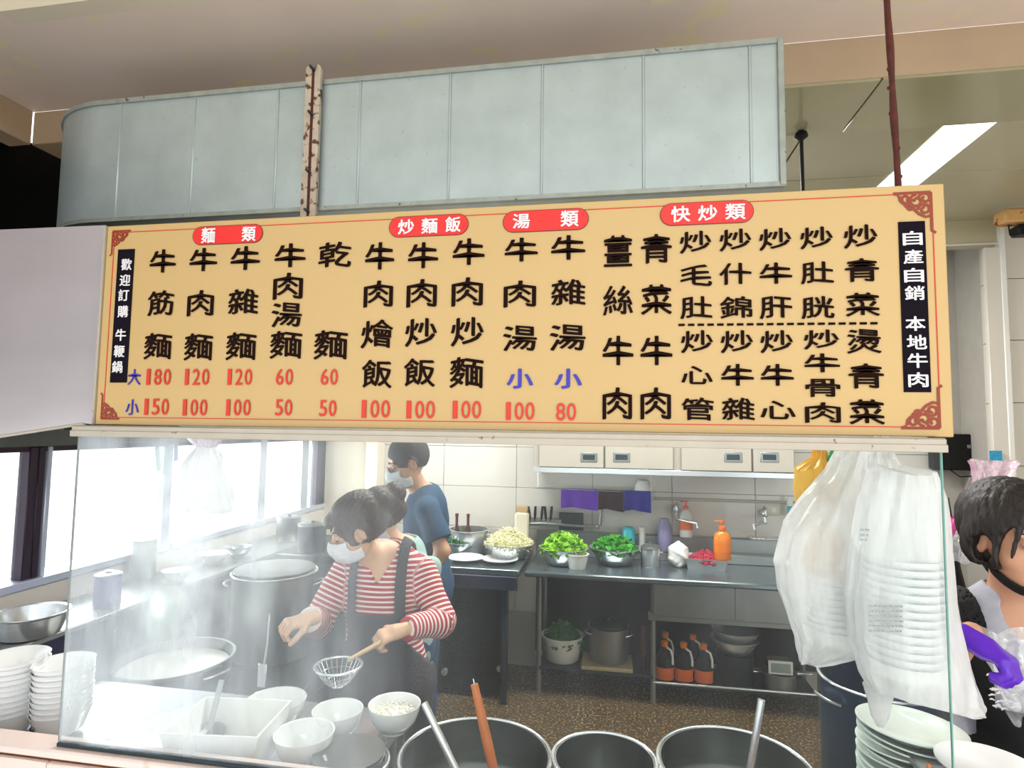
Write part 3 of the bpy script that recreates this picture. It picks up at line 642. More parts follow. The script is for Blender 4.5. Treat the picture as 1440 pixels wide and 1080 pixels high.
def person(label, loc, fwd, s, head, hyaw, hpitch, arms, shirt, pants, skin, hair, mask=None, group=None, hroll=0., sleeve='long', neck='v', apron=None, hs=1., stripe=False, chin_mask=False, glasses=False, spine=0.):
    """joints are given in the room and turned into the figure's own frame (x right, y forward)"""
    yaw = math.atan2(-fwd[0], fwd[1]); root = thing('person', label, 'person', loc, yaw, group)
    C_, S_ = math.cos(-yaw), math.sin(-yaw)
    def L(p): x, y, z = p[0]-loc[0], p[1]-loc[1], p[2]-loc[2]; return np.array((C_*x-S_*y, S_*x+C_*y, z))
    def D(v): return np.array((C_*v[0]-S_*v[1], S_*v[0]+C_*v[1], v[2]))
    hc = L(head); sz = lambda v: v*s
    lean = lambda z: spine*(z/s-.9)*s if z > .9*s else 0
    def tor(P, g=0.):
        v = ell(P, (0, lean(1.2*s), 1.19*s), ((.150+g)*s, (.104+g)*s, (.20+g)*s)); v = smin(v, ell(P, (0, lean(1.0*s), 1.0*s), ((.125+g)*s, (.10+g)*s, (.19+g)*s)), .06)
        v = smin(v, ell(P, (0, -.01, .87*s), ((.165+g)*s, (.125+g)*s, (.15+g)*s)), .06)
        y = lean(1.3*s); 
        for q in (-1, 1): v = smin(v, cap(P, (0, y, 1.325*s), (q*.135*s, y, 1.275*s), (.048+g)*s, (.032+g)*s), .03)
        return v
    nb = np.array((0, lean(1.33*s)+.0, 1.33*s)); sh = [np.array((sd*.158*s, lean(1.3*s), 1.268*s)) for sd in (1, -1)]
    A = []
    for i, a in enumerate(arms):
        A.append((sh[i], L(a[0]), L(a[1]), D(a[2]), D(a[3])))
    legs = [((sd*.085*s, 0, .84*s), (sd*.09*s, .01, .45*s), (sd*.095*s, -.01, .08*s)) for sd in (-1, 1)]
    def armf(P, g, which, t1=1.):
        s0, e0, w0 = A[which][:3]; v = cap(P, s0, e0, (.040+g)*s, (.041+g)*s)
        if t1 > .5: v = smin(v, cap(P, e0, e0+(w0-e0)*t1, (.039+g)*s, (.027+g*1.0)*s), .02)
        return v
    def body(P):
        v = tor(P, -.006); v = smin(v, cap(P, nb-(0, 0, .06*s), hc+np.array((0, -.01, -.05)), .052*s, .046*s), .03)
        for i in (0, 1):
            v = smin(v, armf(P, -.004, i), .025)
            h_, k_, a_ = legs[i]; v = smin(v, smin(cap(P, h_, k_, .075*s, .052*s), cap(P, k_, a_, .05*s, .034*s), .02), .03)
            v = smin(v, cap(P, np.array(a_)-(0, .03, .045), np.array(a_)+(0, .13, -.05), .034*s, .028*s), .02)
        return v
    allp = np.array([a[k] for a in A for k in (1, 2)]+[(-.24*s, -.2*s, 0), (.24*s, .2*s, 1.45*s), hc]); lo = allp.min(0)-.07; hi = allp.max(0)+.07; lo[2] = -.0; 
    Rh = Rm(hpitch, hyaw, hroll); hd_ = tf(snet(headf, (-.11, -.13, -.14), (.11, .15, .15), .0042), Rh, hc, hs)
    ex = [hd_]
    for i in (0, 1):
        if A[i][3] is not None and arms[i][4]: ex.append(hand_mesh(A[i][2], A[i][3], A[i][4], arms[i][5], s=.98*s, curl=arms[i][6]))
    part('body', sdf_mesh('body', body, lo, hi, .0095, skin, ex), None, root)
    # clothes
    sl = {'long': .93, 'short': 0., 'half': .45}[sleeve]; seed = hash(label) % 7
    def clothed(P, g=.012):
        v = tor(P, g)
        for i in (0, 1):
            if sleeve == 'short':
                s0, e0 = A[i][0], A[i][1]; q = cap(P, s0, s0+(e0-s0)*.72, (.046+g)*s, (.054+g)*s)
                dd = (e0-s0)/np.linalg.norm(e0-s0); cut = (P-(s0+(e0-s0)*.74))@dd.astype(np.float32); q = np.maximum(q, cut)
            else:
                q = armf(P, g+.004, i, sl); e0, w0 = A[i][1], A[i][2]; dd = (w0-e0)/np.linalg.norm(w0-e0)
                far = (P-(e0+(w0-e0)*sl))@dd.astype(np.float32); q = np.maximum(q, np.where(cap(P, e0, w0, .07) < 0, far, -1))
            v = smin(v, q, .03)
        return v+wr_(P, 34, .0032, seed)
    def shirtf(P):
        v = clothed(P); v = np.maximum(v, .80*s-P[..., 2]+.004*np.sin(P[..., 0]*20))
        nx, ny, nz = P[..., 0], P[..., 1], P[..., 2]; 
        v = smax(v, -cap(P, nb-(0, 0, .02), nb+(0, .03, .12*s), .064*s), .006)
        if neck == 'v': v = np.maximum(v, -np.maximum(np.maximum(np.abs(nx)-.06*s*(np.clip((nz-1.235*s)/(.10*s), -1, 1)), -(ny-lean(1.25*s))), 1.235*s-nz))
        if neck == 'scoop': v = np.maximum(v, -(ell(P, (0, lean(1.3*s)+.08*s, 1.33*s), (.068*s, .08*s, .088*s))))
        return v
    def stripe_at(p):
        z = p[:, 2].copy()
        for i in (0, 1):
            s0, e0, w0 = A[i][:3]; q = p.astype(np.float32); d1 = cap(q, s0+(e0-s0)*.12, e0, .052*s, .044*s); d2 = cap(q, e0, w0, .044*s, .03*s); dt = tor(q, .004)
            u1 = (p-s0)@((e0-s0)/np.linalg.norm(e0-s0)); u2 = np.linalg.norm(e0-s0)+(p-e0)@((w0-e0)/np.linalg.norm(w0-e0))
            m = (np.minimum(d1, d2) < dt); z = np.where(m, np.where(d1 < d2, u1, u2)+2, z)
        return z
    part('shirt', sdf_mesh('shirt', shirtf, lo+(0, 0, .7*s), hi, .0065, shirt, attr=stripe_at if stripe else None), None, root)
    def pantf(P, g=.014):
        v = ell(P, (0, -.01, .87*s), ((.165+g)*s, (.125+g)*s, (.15+g)*s))
        for i in (0, 1):
            h_, k_, a_ = legs[i]; v = smin(v, smin(cap(P, h_, k_, (.08+g)*s, (.062+g)*s), cap(P, k_, a_, (.062+g)*s, (.052+g)*s), .02), .02)
        v = np.maximum(v+wr_(P, 22, .004), P[..., 2]-.93*s); return np.maximum(v, .09*s-P[..., 2])
    part('trousers', sdf_mesh('trousers', pantf, (-.3*s, -.25*s, .02), (.3*s, .25*s, 1.0*s), .012, pants), None, root)
    for i in (0, 1):
        a_ = legs[i][2]; mb = MB(); mb.box((a_[0], .045*s, .035), (.085*s, .24*s, .07), .022); part('shoe', mb, 'black_cloth', root)
    if apron:
        am, top, hw, bot, slo, shi = apron
        def apf(P):
            g0 = np.minimum(tor(P, .014)+wr_(P, 34, .0032, seed), pantf(P, .026)); sh_ = np.abs(g0-.012)-.0045
            x, y, z = P[..., 0], P[..., 1], P[..., 2]
            wid = np.where(z > 1.02*s, hw*s, np.clip(hw*s+(1.02*s-z)*.8, 0, .24*s)); bib = np.maximum(np.maximum(np.abs(x)-wid, -y-.01), np.maximum(z-top*s, bot*s-z))
            st = np.maximum(np.maximum(np.abs(np.abs(x)-(slo+shi)/2*s)-(shi-slo)/2*s, (top-.03)*s-z), -y-.12)
            return np.maximum(sh_, np.minimum(bib, st))
        part('apron', sdf_mesh('apron', apf, (-.3*s, -.26*s, bot*s-.03), (.3*s, .27*s, 1.42*s), .0062, am), None, root)
    # hair, mask and face details live in the head frame
    hp = hair(); hm = tf(hp[0], Rh, hc, hs); part('hair', mesh_pf('hair', hm, hp[1]), None, root)
    if mask:
        if not chin_mask:
            def mf(P):
                g = headf(P); g = smin(g, ell(P, (0, .085, -.045), (.036, .038, .045)), .04); b = np.maximum(np.abs(g-.004)-.0022, -(P[..., 1]-.022)); z = P[..., 2]
                b = np.maximum(b, np.maximum(z+.014-.020*np.clip(1-np.abs(P[..., 0])/.05, 0, 1), -.108-z)); b = np.maximum(b, np.abs(P[..., 0])-.064); return b
        else:
            def mf(P):
                g = headf(P); b = np.abs(g-.005)-.004; y, z = P[..., 1], P[..., 2]; b = np.maximum(b, -(y-.0)); q = z+.105-.55*np.clip(.06-y, -.1, .1)*1.; return np.maximum(b, np.abs(q)-.016)
        part('face_mask', mesh_pf('face_mask', tf(snet(mf, (-.1, -.02, -.14), (.1, .16, .04), .0034), Rh, hc, hs), mask), None, root)
        mb = MB()
        for q in (-1, 1): mb.tube([Vector(hc)+Vector(Rh@(np.array(v)*hs)) for v in ((q*.060, .03, -.03), (q*.075, .0, .0), (q*.084, -.018, .024), (q*.082, -.024, -.01))], .0014, 6)
        part('mask_loop', mb, mask, root)
    for q in (-1, 1):
        mb = MB(); pts = [Vector(hc)+Vector(Rh@(np.array(v)*hs)) for v in ((q*.018, .0965, .0295), (q*.033, .0945, .034), (q*.050, .082, .029))]; mb.tube(pts, [.002, .0032, .0015], 6); part('eyebrow', mb, 'hair', root)
        mb = MB(); pts = [Vector(hc)+Vector(Rh@(np.array(v)*hs)) for v in ((q*.019, .0915, .001), (q*.033, .0948, -.003), (q*.047, .086, .001))]; mb.tube(pts, [.0015, .0028, .0012], 6); part('eye', mb, 'hair', root, label='lowered eyelid line')
    if not mask or chin_mask:
        mb = MB(); pts = [Vector(hc)+Vector(Rh@(np.array(v)*hs)) for v in ((-.022, .094, -.064), (0, .1035, -.063), (.022, .094, -.064))]; mb.tube(pts, [.002, .005, .002], 6); part('mouth', mb, 'lips', root)
    if glasses:
        mb = MB()
        for q in (-1, 1):
            mb.tube([Vector(hc)+Vector(Rh@(np.array((q*.034+.022*math.cos(a), .108-.012*abs(math.cos(a)) if 0 else .107, .002+.014*math.sin(a)))*hs)) for a in np.linspace(0, 2*PI, 17)], .0014, 6)
            mb.tube([Vector(hc)+Vector(Rh@(np.array(v)*hs)) for v in ((q*.056, .104, .006), (q*.078, .05, .008), (q*.082, -.005, .012))], .0014, 6)
        part('glasses', mb, 'black_paint', root)
    return root, L

def hair_bun():
    def f(P):
        g = headf(P)-.013; x, y, z = P[..., 0], P[..., 1], P[..., 2]
        face = ell(P, (0, .136, -.040), (.108, .106, .118)); v = smax(smin(g, ell(P, (0, -.04, .05), (.086, .09, .085)), .02), -face, .008)
        v = smax(v, -(z+.055+(-y)*.3), .01); v = smax(v, -ell(P, (.085, .012, -.02), (.03, .024, .036)), .004); v = smax(v, -ell(P, (-.085, .012, -.02), (.03, .024, .036)), .004)
        v = smin(v, ell(P, (0, -.118, .062), (.058, .050, .056)), .012); v = smin(v, ell(P, (0, -.075, -.01), (.06, .05, .055)), .02)
        v = smin(v, ell(P, (.02, .083, .066), (.052, .028, .026), (0, .2, 0)), .02); v = smin(v, cap(P, (.060, .080, .045), (.072, .060, -.008), .012, .004), .01); v = smin(v, cap(P, (-.060, .080, .045), (-.072, .060, -.008), .010, .004), .01)
        return v+.0012*np.sin(x*420+np.sin(z*60)*2+y*160)+.0008*np.sin(z*330+y*190)
    return snet(f, (-.12, -.19, -.12), (.12, .14, .16), .0042), 'hair_brown'
def hair_short():
    def f(P):
        g = headf(P)-.007; y, z = P[..., 1], P[..., 2]; v = smax(smin(g, ell(P, (0, -.012, .055), (.080, .098, .088)), .01), -ell(P, (0, .140, -.026), (.100, .098, .100)), .006)
        v = smax(v, -(z-.0-.35*(y+.02)+.03), .006); v = smax(v, -ell(P, (.085, .0, -.02), (.03, .026, .042)), .004); v = smax(v, -ell(P, (-.085, .0, -.02), (.03, .026, .042)), .004); return v
    return snet(f, (-.1, -.13, -.1), (.1, .12, .16), .0042), 'hair_short'
def hair_long():
    def f(P):
        x, y, z = P[..., 0], P[..., 1], P[..., 2]; g = headf(P)-.018
        face = ell(P, (.0, .142, -.030), (.120, .118, .118)); v = smax(smin(g, ell(P, (0, -.03, .045), (.092, .102, .092)), .02), -face, .008)
        v = smax(v, -(z+.075-y*.2), .01)
        for q in (-1, 1): v = smax(v, -ell(P, (q*.085, .02, -.022), (.03, .022, .034)), .004)
        v = smin(v, cap(P, (0, -.09, .0), (-.095, -.125, -.135), .055, .036), .03)
        v = smin(v, cap(P, (-.04, .085, .075), (-.062, .088, -.045), .008, .003), .008); v = smin(v, cap(P, (.04, .08, .075), (.070, .08, -.03), .008, .003), .008)
        return v+.0012*np.sin(x*390+z*45+y*150)+.0008*np.sin(z*150+y*310)
    return snet(f, (-.13, -.2, -.19), (.13, .15, .16), .0042), 'hair'

# ---- woman at the stove
hR = at(408, 880, 1.78); hL = at(537, 897, 1.82)
eR = at(446, 876, 1.99); eL = at(619, 874, 2.04)
person('woman in red and white striped jersey, dark apron and white face mask', (-.825, 2.10, 0), (.10, -1), .91,
       at(503, 742, 1.97), math.radians(-62), math.radians(26),
       [(eR, hR+(.035, .06, .004), (-.6, -.8, .0), (.1, -.1, 1), True, 1, 1.15), (eL, hL+(.05, .055, .01), (-.75, -.6, -.15), (.15, -.3, 1), True, -1, 1.15)],
       'striped_jersey', 'jeans', 'skin_pale', hair_bun, 'mask_white', apron=('apron_dark', 1.13, .115, .5, .075, .115), stripe=True, hs=.88, spine=.05)
# ---- man behind
person('man with short hair, glasses, pale blue mask and dark blue T-shirt, standing in profile', (-.95, 2.95, 0), (-.93, -.36), 1.0,
       (-1.022, 2.88, 1.492), math.radians(6), math.radians(22),
       [((-1.02, 3.17, 1.05), (-1.22, 3.05, 1.0), (-1, -.1, 0), (0, 0, 1), True, 1, .6), (at(622, 775, 2.78), at(600, 815, 2.74), (-.8, -.5, -.2), (0, 0, 1), True, -1, .6)],
       'navy_shirt', 'jeans', 'skin', hair_short, 'mask_blue', sleeve='short', neck='round', glasses=True)
# ---- helper half hidden between them
person('helper in pale grey-green top, mostly hidden behind the woman in stripes', (-.88, 2.47, 0), (-.9, -.4), .87,
       at(538, 726, 2.42), 0., math.radians(35),
       [((-.95, 2.64, 1.0), (-1.0, 2.50, .95), (-.6, -.6, -.4), (0, 0, 1), True, 1, .7), (at(604, 800, 2.42), (-.97, 2.36, .98), (-1, -.1, -.3), (0, 0, 1), True, -1, .7)],
       'teal_shirt', 'jeans', 'skin_pale', hair_bun, 'mask_white', neck='round', hs=.86)
# ---- woman at the right edge
gl = at(1392, 918, 1.34)
person('woman with dark tied hair, black mask under her chin, grey T-shirt and black apron', (.99, 1.72, 0), (.05, -1), .94,
       (.965, 1.66, 1.425), math.radians(6), math.radians(5),
       [((.80, 1.70, 1.04), gl+(-.0, .06, .02), (.1, -1, -.15), (.0, .0, 1), False, 1, .8), ((1.24, 1.66, 1.04), (1.1, 1.42, 1.12), (-.5, -.8, 0), (0, 0, 1), True, -1, .8)],
       'grey_shirt', 'black_cloth', 'skin', hair_long, 'black_cloth', sleeve='short', neck='scoop', apron=('black_cloth', 1.10, .14, .45, .115, .16), chin_mask=True)
gm = hand_mesh(gl+(-.01, .04, .01), (.55, -.7, -.35), (.3, .0, 1), 1, s=.82, curl=1.15, glove=.003)
g_ = link('rubber_glove', mesh_pf('rubber_glove', gm, 'glove_purple')); tag(g_, 'shiny purple rubber glove worn by the woman at the right edge', 'glove')
# ================================================================== vessels
def bowl_mb(r, h, foot=.45, t=.003, n=36, lip=.0):
    k = [(foot*r, 0), (foot*r, .08*h), (.62*r, .16*h), (.84*r, .45*h), (.95*r, .75*h), (r+lip, h), (r+lip, h+t*.6), (r-t*1.4, h), (.93*r-t, .75*h), (.81*r-t, .46*h), (.58*r, .2*h), (.3*r, .14*h), (0, .13*h)]
    return MB().lathe(k, n=n)
def plate_mb(r, h, t=.003, n=48):
    return MB().lathe([(.5*r, 0), (.52*r, h*.12), (.62*r, h*.3), (.86*r, h*.72), (r, h), (r, h+t), (.97*r, h+t), (.84*r, h*.8), (.6*r, h*.42), (0, h*.34)], n=n)
def pot_mb(r, h, t=.004, rim=.008, n=48, taper=1.0):
    return MB().lathe([(r*taper*.96, 0), (r*taper, .01), (r, h-rim), (r+rim, h-rim*.4), (r+rim, h), (r-t, h+.001), (r-t, h-rim), (r*taper-t, .012), (0, .01)], n=n)
def basin_mb(r, h, foot=.6, rim=.012, n=48):
    return MB().lathe([(foot*r, 0), (foot*r+.01, .004), (.8*r, h*.4), (.93*r, h*.75), (r, h), (r+rim, h+.002), (r+rim, h+.005), (r-.002, h+.004), (.92*r, h*.75), (.78*r, h*.42), (foot*r, .01), (0, .008)], n=n)
def basin_r(z): return None
def heap(name, label, cat, c, r, h, m, n, kind='leaf', size=.02, group=None):
    mb = MB(); mb.lathe([(r*.98, 0), (r*.8, h*.45), (r*.45, h*.8), (.0, h*.92)], n=20)
    for k in range(n):
        q = math.sqrt(rng.random()); a = rng.uniform(0, 2*PI); x, y = q*r*math.cos(a), q*r*math.sin(a); z = h*(1-q**1.6)*.9+rng.uniform(0, .25)*h
        d = Vector((rng.normal(), rng.normal(), rng.normal()*.5)).normalized(); s_ = size*rng.uniform(.6, 1.3); w = d.cross(Vector((rng.normal(), rng.normal(), rng.normal()))).normalized()
        p = Vector((x, y, z))
        if kind == 'leaf':
            w *= s_*.42; u = d*s_; nn = d.cross(w).normalized()*s_*.18
            mb.add([p-u, p-u*.3+w, p+nn, p-u*.3-w, p+u*.5+w*.9-nn, p+u*.5-w*.9-nn, p+u], [(0, 2, 1), (0, 3, 2), (1, 2, 6, 4), (2, 3, 5, 6)])
        elif kind == 'strand':
            u = d*s_*1.3; b_ = Vector((rng.normal(), rng.normal(), rng.normal())).normalized()*s_*.35; mb.tube([p-u, p+b_, p+u], size*.11, 4)
        else:
            mb.box(p, (s_, s_*.5, s_*.3), s_*.1, rot=(rng.uniform(0, 3), rng.uniform(0, 3), rng.uniform(0, 3)))
    mb.v = [(v[0]+c[0], v[1]+c[1], v[2]+c[2]) for v in mb.v]
    return single(name, label, cat, mb, m, kind='stuff', base=c, smooth=False, group=group)
def vessel(name, label, cat, mb, m, loc, group=None, rim=None, pname='bowl'):
    t = thing(name, label, cat, loc, 0, group); part(pname, mb, m, t); return t
def handle_loop(mb, c, r, ang, w=.05, out=.03, z=0., th_=.005):
    ca, sa = math.cos(ang), math.sin(ang); P = []
    for k in range(9):
        t_ = -1+2*k/8; o = out*(1-t_**4); P.append((c[0]+ca*(r+o)-sa*w*t_, c[1]+sa*(r+o)+ca*w*t_, c[2]+z+(1-t_**4)*.008))
    return mb.tube(P, th_, 8)

# ================================================================== work table at the glass: rice bowls, plates, big pots
TZ = .86
tb = thing('prep_table', 'pale steel work table directly behind the left part of the glass', 'table', (-1.05, 1.46, 0))
wpart('table_top', MB().box((-1.09, 1.46, TZ-.015), (1.02, .46, .03), .006), 'steel', tb)
wpart('table_apron', MB().box((-1.09, 1.68, TZ-.06), (1.0, .014, .07), .003), 'steel_dull', tb)
for x in (-1.55, -.62):
    for y in (1.27, 1.65): wpart('leg', MB().tube([(x, y, 0), (x, y, TZ-.03)], .018, 12), 'steel_dull', tb)
ts = thing('pot_stand', 'low steel stand under the big soup pots behind the glass', 'stand', (.1, 1.5, 0))
wpart('stand_top', MB().box((-.02, 1.51, .585), (1.04, .46, .03), .005), 'steel_dull', ts)
for x in (-.5, .46):
    for y in (1.30, 1.70): wpart('leg', MB().box((x, y, .285), (.04, .04, .57), .004), 'steel_dull', ts)
def stack(n, c, r, h, step, m, stackname, tilt=0., mesh=None, name='rice_bowl', cat='bowl', decor=None):
    me = (mesh or bowl_mb(r, h)).mesh(name, m)
    for k in range(n):                # k = 0 is the top one
        i = n-1-k; lab = '%s %s of the %s' % (ORD[k] if k < 15 else 'lowest', 'bowl' if cat == 'bowl' else 'plate', stackname)
        o = link(name, me, None, (c[0]+rng.uniform(-.0012, .0012), c[1]+rng.uniform(-.0012, .0012), c[2]+step*i), (tilt, tilt*.5, rng.uniform(0, 6)))
        tag(o, lab + (' from the top' if k else ''), cat, stackname)
    return c[2]+step*(n-1)+h
# two stacks of white bowls at the left edge
bm = MB().lathe([(.035, 0), (.035, .006), (.055, .012), (.0695, .045), (.0765, .062), (.0775, .0635), (.0745, .062), (.066, .045), (.050, .016), (0, .012)], n=40)
c1 = atz(25, 950, 1.005); stack(11, (c1[0]-.012, c1[1]-.0, TZ), .075, .06, .0132, 'porcelain', 'white bowl stack at the far left edge', mesh=bm)
bm = MB().lathe([(.033, 0), (.033, .006), (.052, .012), (.0635, .045), (.0695, .062), (.0705, .0635), (.0675, .062), (.060, .045), (.047, .016), (0, .012)], n=40)
c2 = atz(86, 958, .995); stack(10, (c2[0], c2[1]+.005, TZ), .072, .06, .0135, 'porcelain', 'white bowl stack crossing the left glass edge', mesh=bm)
# berry print on the second stack's lowest visible bowl
pr_ = MB(); pr_.cur = 0
for k in range(4):
    a = -2.25+.12*k; pr_.lathe([(.005, 0), (.005, .002), (0, .0025)], (c2[0]+.0600*math.cos(a), c2[1]+.005+.0600*math.sin(a), TZ+.030), 10, rot=(PI/2, 0, a+PI/2))
pr_.cur = 1
for k in range(5):
    a = -2.0+.05*k; pr_.box((c2[0]+.0605*math.cos(a), c2[1]+.005+.0605*math.sin(a), TZ+.042+.003*(k % 2)), (.008, .002, .003), 0, rot=(0, .6*(k-2), a+PI/2))
single('bowl_print', 'purple berries and green leaf printed on a bowl near the left glass edge', 'print', pr_, ['print_purple', 'print_green'])

def ricebowl(px, py, zr, r, h, label, fill=None, base=None):
    c = atz(px, py, zr); z0 = zr-h; t = vessel('rice_bowl', label, 'bowl', bowl_mb(r, h), 'porcelain', (c[0], c[1], z0), 'white bowls set out behind the glass')
    if fill:
        mb = MB(); mb.lathe([(r*.84, 0), (r*.6, .006), (r*.25, .010), (0, .011)], n=28)
        for k in range(160):
            q = math.sqrt(rng.random())*r*.78; a = rng.uniform(0, 6.28); mb.box((q*math.cos(a), q*math.sin(a), .008+rng.uniform(-.001, .004)), (.007, .0028, .0028), 0, rot=(rng.uniform(-.5, .5), rng.uniform(-.5, .5), rng.uniform(0, 6)))
        mb.v = [(v[0]+c[0], v[1]+c[1], v[2]+z0+h*.62) for v in mb.v]; single('rice', fill, 'food', mb, 'rice', kind='stuff')
    return c
ricebowl(555, 990, .93, .070, .07, 'white rice bowl of cooked rice, rightmost beside the steel pots', 'white cooked rice in the rightmost bowl')
ricebowl(475, 998, .93, .066, .07, 'empty white bowl just left of the bowl of rice')
ricebowl(388, 984, .93, .080, .07, 'wide white bowl at the rear left behind the others')
ricebowl(428, 1030, .93, .072, .07, 'white bowl in front, left of the small dark pot')
# white square tubs and plates, bottom left
c = atz(330, 1010, .96)
t = thing('food_tub', 'white square plastic tub with slanted rim beside the front bowls', 'tub', (c[0], c[1]-.02, TZ), .12)
mb = MB(); b0, b1 = .072, .092
def ring(b, z): return [(-b*1.25, -b, z), (b*1.25, -b, z), (b*1.25, b, z), (-b*1.25, b, z)]
vs = ring(b0, 0)+ring(b1, .115)+ring(b1-.005, .115)+ring(b0-.004, .01); fs = [(3, 2, 1, 0)]
for j in range(3):
    for i in range(4): fs.append((j*4+i, j*4+(i+1) % 4, (j+1)*4+(i+1) % 4, (j+1)*4+i))
fs.append((12, 13, 14, 15)); mb.add(vs, fs); part('tub', mb, 'white_plastic', t, smooth=False)
pm = plate_mb(.105, .02)
c = atz(228, 1030, .93); stack(6, (c[0]-.01, c[1]+.03, TZ), .1, .02, .0085, 'porcelain', 'plate stack inside the glass at bottom left', mesh=pm, name='dinner_plate', cat='plate')
c = atz(165, 1035, .90); stack(3, (c[0]+.035, c[1]-.035+.0, TZ), .1, .02, .0085, 'porcelain', 'low saucer stack behind the rusty ledge corner', mesh=plate_mb(.07, .016), name='saucer', cat='plate')
# ladles standing in things
def rod_thing(name, label, cat, p0, p1, r, m, tip=None, hole=False):
    mb = MB(); mb.tube([p0, (Vector(p0)+Vector(p1))/2, p1], r, 12); return single(name, label, cat, mb, m)
def flat_handle(name, label, p0, p1, w, m):
    t = thing(name, label, 'ladle', p0); p0 = Vector(p0); p1 = Vector(p1); d = (p1-p0).normalized(); x = Vector((1, 0, .0)); x = (x-d*x.dot(d)).normalized(); n = d.cross(x)*.0015
    mb = MB(); a = [p0-x*w, p0+x*w, p1+x*w*1.2, p1-x*w*1.2]; mb.add([v-n for v in a]+[v+n for v in a], [(3, 2, 1, 0), (4, 5, 6, 7), (0, 1, 5, 4), (1, 2, 6, 5), (2, 3, 7, 6), (3, 0, 4, 7)])
    wpart('handle', mb, m, t); mb = MB(); mb.lathe([(.0001, -.03), (.03, -.022), (.042, 0), (.040, 0), (.028, -.019), (.0001, -.026)], tuple(p0), 24, rot=(.2, .1, 0)); wpart('ladle_cup', mb, m, t)
    return t
flat_handle('ladle', 'flat grey steel ladle handle leaning out of the white tub', tuple(at(292, 1032, 1.36)), tuple(at(312, 956, 1.40)), .006, 'steel_dull')
PA = (-.337, 1.47)
def soup_pot(name, label, cx, cy, r, zr, z0, fluid, m='pot_steel', handles=True, frac=.8):
    t = thing(name, label, 'pot', (cx, cy, z0)); h = zr-z0; part('pot_wall', pot_mb(r, h, n=64), m, t)
    part('rim', MB().tube([(( r+.004)*math.cos(q), (r+.004)*math.sin(q), h) for q in np.linspace(0, 2*PI, 65)], .0045, 8), 'steel', t)
    mb = MB(); mb.lathe([(r-.006, h*frac-.002), (r-.006, h*frac), (0, h*frac+.0005)], n=48); part('soup', mb, fluid, t, label='surface of the soup in the pot')
    mb = MB(); mb.lathe([(r-.004, h*frac+.03), (r-.010, h*frac+.032), (r-.010, h*frac+.036), (r-.004, h*frac+.038)], n=48); part('inner_ridge', mb, m, t)
    if handles:
        for a in (0.3, PI+.3): part('handle', handle_loop(MB(), (0, 0, 0), r+.002, a, z=h-.05), 'steel_dull', t)
    return t
soup_pot('stockpot', 'largest steel stockpot behind the glass with the orange wooden handle in it', -.338, 1.49, .184, .865, .6, 'dark_broth', frac=.55)
soup_pot('stockpot', 'steel pot in the middle of the front row, highest rim', -.022, 1.462, .117, .905, .6, 'dark_broth', frac=.6)
soup_pot('stockpot', 'steel stockpot in the front row at the right with the round steel ladle handle', .290, 1.575, .178, .865, .6, 'dark_broth', frac=.6)
c = atz(490, 1075, .88); soup_pot('saucepan', 'small dark pot at the bottom edge, left of the largest stockpot', c[0], c[1]+.002, .088, .885, .86-.0, 'dark_broth', handles=False, frac=.4)
t = thing('wooden_ladle', 'orange wooden handle standing up in the largest stockpot', 'ladle', tuple(at(700, 1110, 1.42)))
a, b = Vector(at(700, 1110, 1.42)), Vector(at(667, 962, 1.46)); mb = MB(); mb.tube([a, a.lerp(b, .5), b], [.012, .0125, .0095], 12); wpart('handle', mb, 'wood_orange', t)
wpart('ladle_cup', MB().lathe([(.0001, -.04), (.04, -.03), (.055, 0), (.053, 0), (.038, -.027), (.0001, -.036)], (a.x, a.y, a.z-.02), 28), 'steel_dull', t)
wpart('hanging_pin', MB().tube([b, b+(b-a).normalized()*.012], .0018, 6), 'steel', t)
for nm, p0, p1 in (('steel ladle handle leaning against the rim of the largest stockpot', at(652, 1105, 1.33), at(596, 988, 1.36)), ('ridged round steel ladle handle rising from the right front stockpot', at(1052, 1100, 1.5), at(1071, 984, 1.52))):
    t = thing('ladle', nm, 'ladle', tuple(p0)); wpart('handle', MB().tube([p0, (p0+p1)/2, p1], .0085, 14), 'steel', t)
    wpart('ladle_cup', MB().lathe([(.0001, -.04), (.035, -.03), (.05, 0), (.048, 0), (.033, -.027), (.0001, -.036)], (p0[0], p0[1], p0[2]-.01), 28), 'steel_dull', t)
p1 = at(455, 1062, 1.33); p0 = at(470, 1110, 1.32); single('ladle', 'short pale ladle handle in the small dark pot', 'ladle', MB().tube([p0, p1], .006, 10), 'steel')
# plate stack on the right
c = atz(1280, 1012, 1.03); mp = plate_mb(.109, .025)
stack(13, (c[0], c[1], .842), .109, .025, .0125, 'porcelain_mint', 'tall white plate stack on the right', tilt=.05, mesh=mp, name='dinner_plate', cat='plate')
single('plate_stand', 'low steel box the tall plate stack stands on', 'stand', MB().box((c[0], c[1], .422), (.24, .24, .84), .01), 'steel_dull')
c_ = at(1392, 1085, 1.35); single('dinner_plate', 'single white plate at the bottom right corner', 'plate', (lambda b: (b.lathe([(.05, 0), (.07, .012), (.09, .02), (.09, .023), (.066, .013), (0, .01)], tuple(c_-(0, 0, .01)), 40), b)[1])(MB()), 'porcelain')
single('side_shelf', 'small steel shelf under the single plate at the bottom right corner', 'shelf', MB().box((c_[0]+.02, c_[1], c_[2]-.03), (.26, .2, .02), .004), 'steel_dull')
a = at(1306, 1077, 1.3); single('chopstick', 'tip of a wooden stick in front of the tall plate stack', 'stick', MB().tube([a-(0, 0, .1), a+(0, 0, .004)], .004, 8), 'wood_orange')
c = at(1242, 965, 2.0); soup_pot('stockpot', 'dark blue drum pot standing behind the tall plate stack', c[0], 2.02, .165, .93, 0.0, 'dark_broth', m='blue_drum', frac=.86)

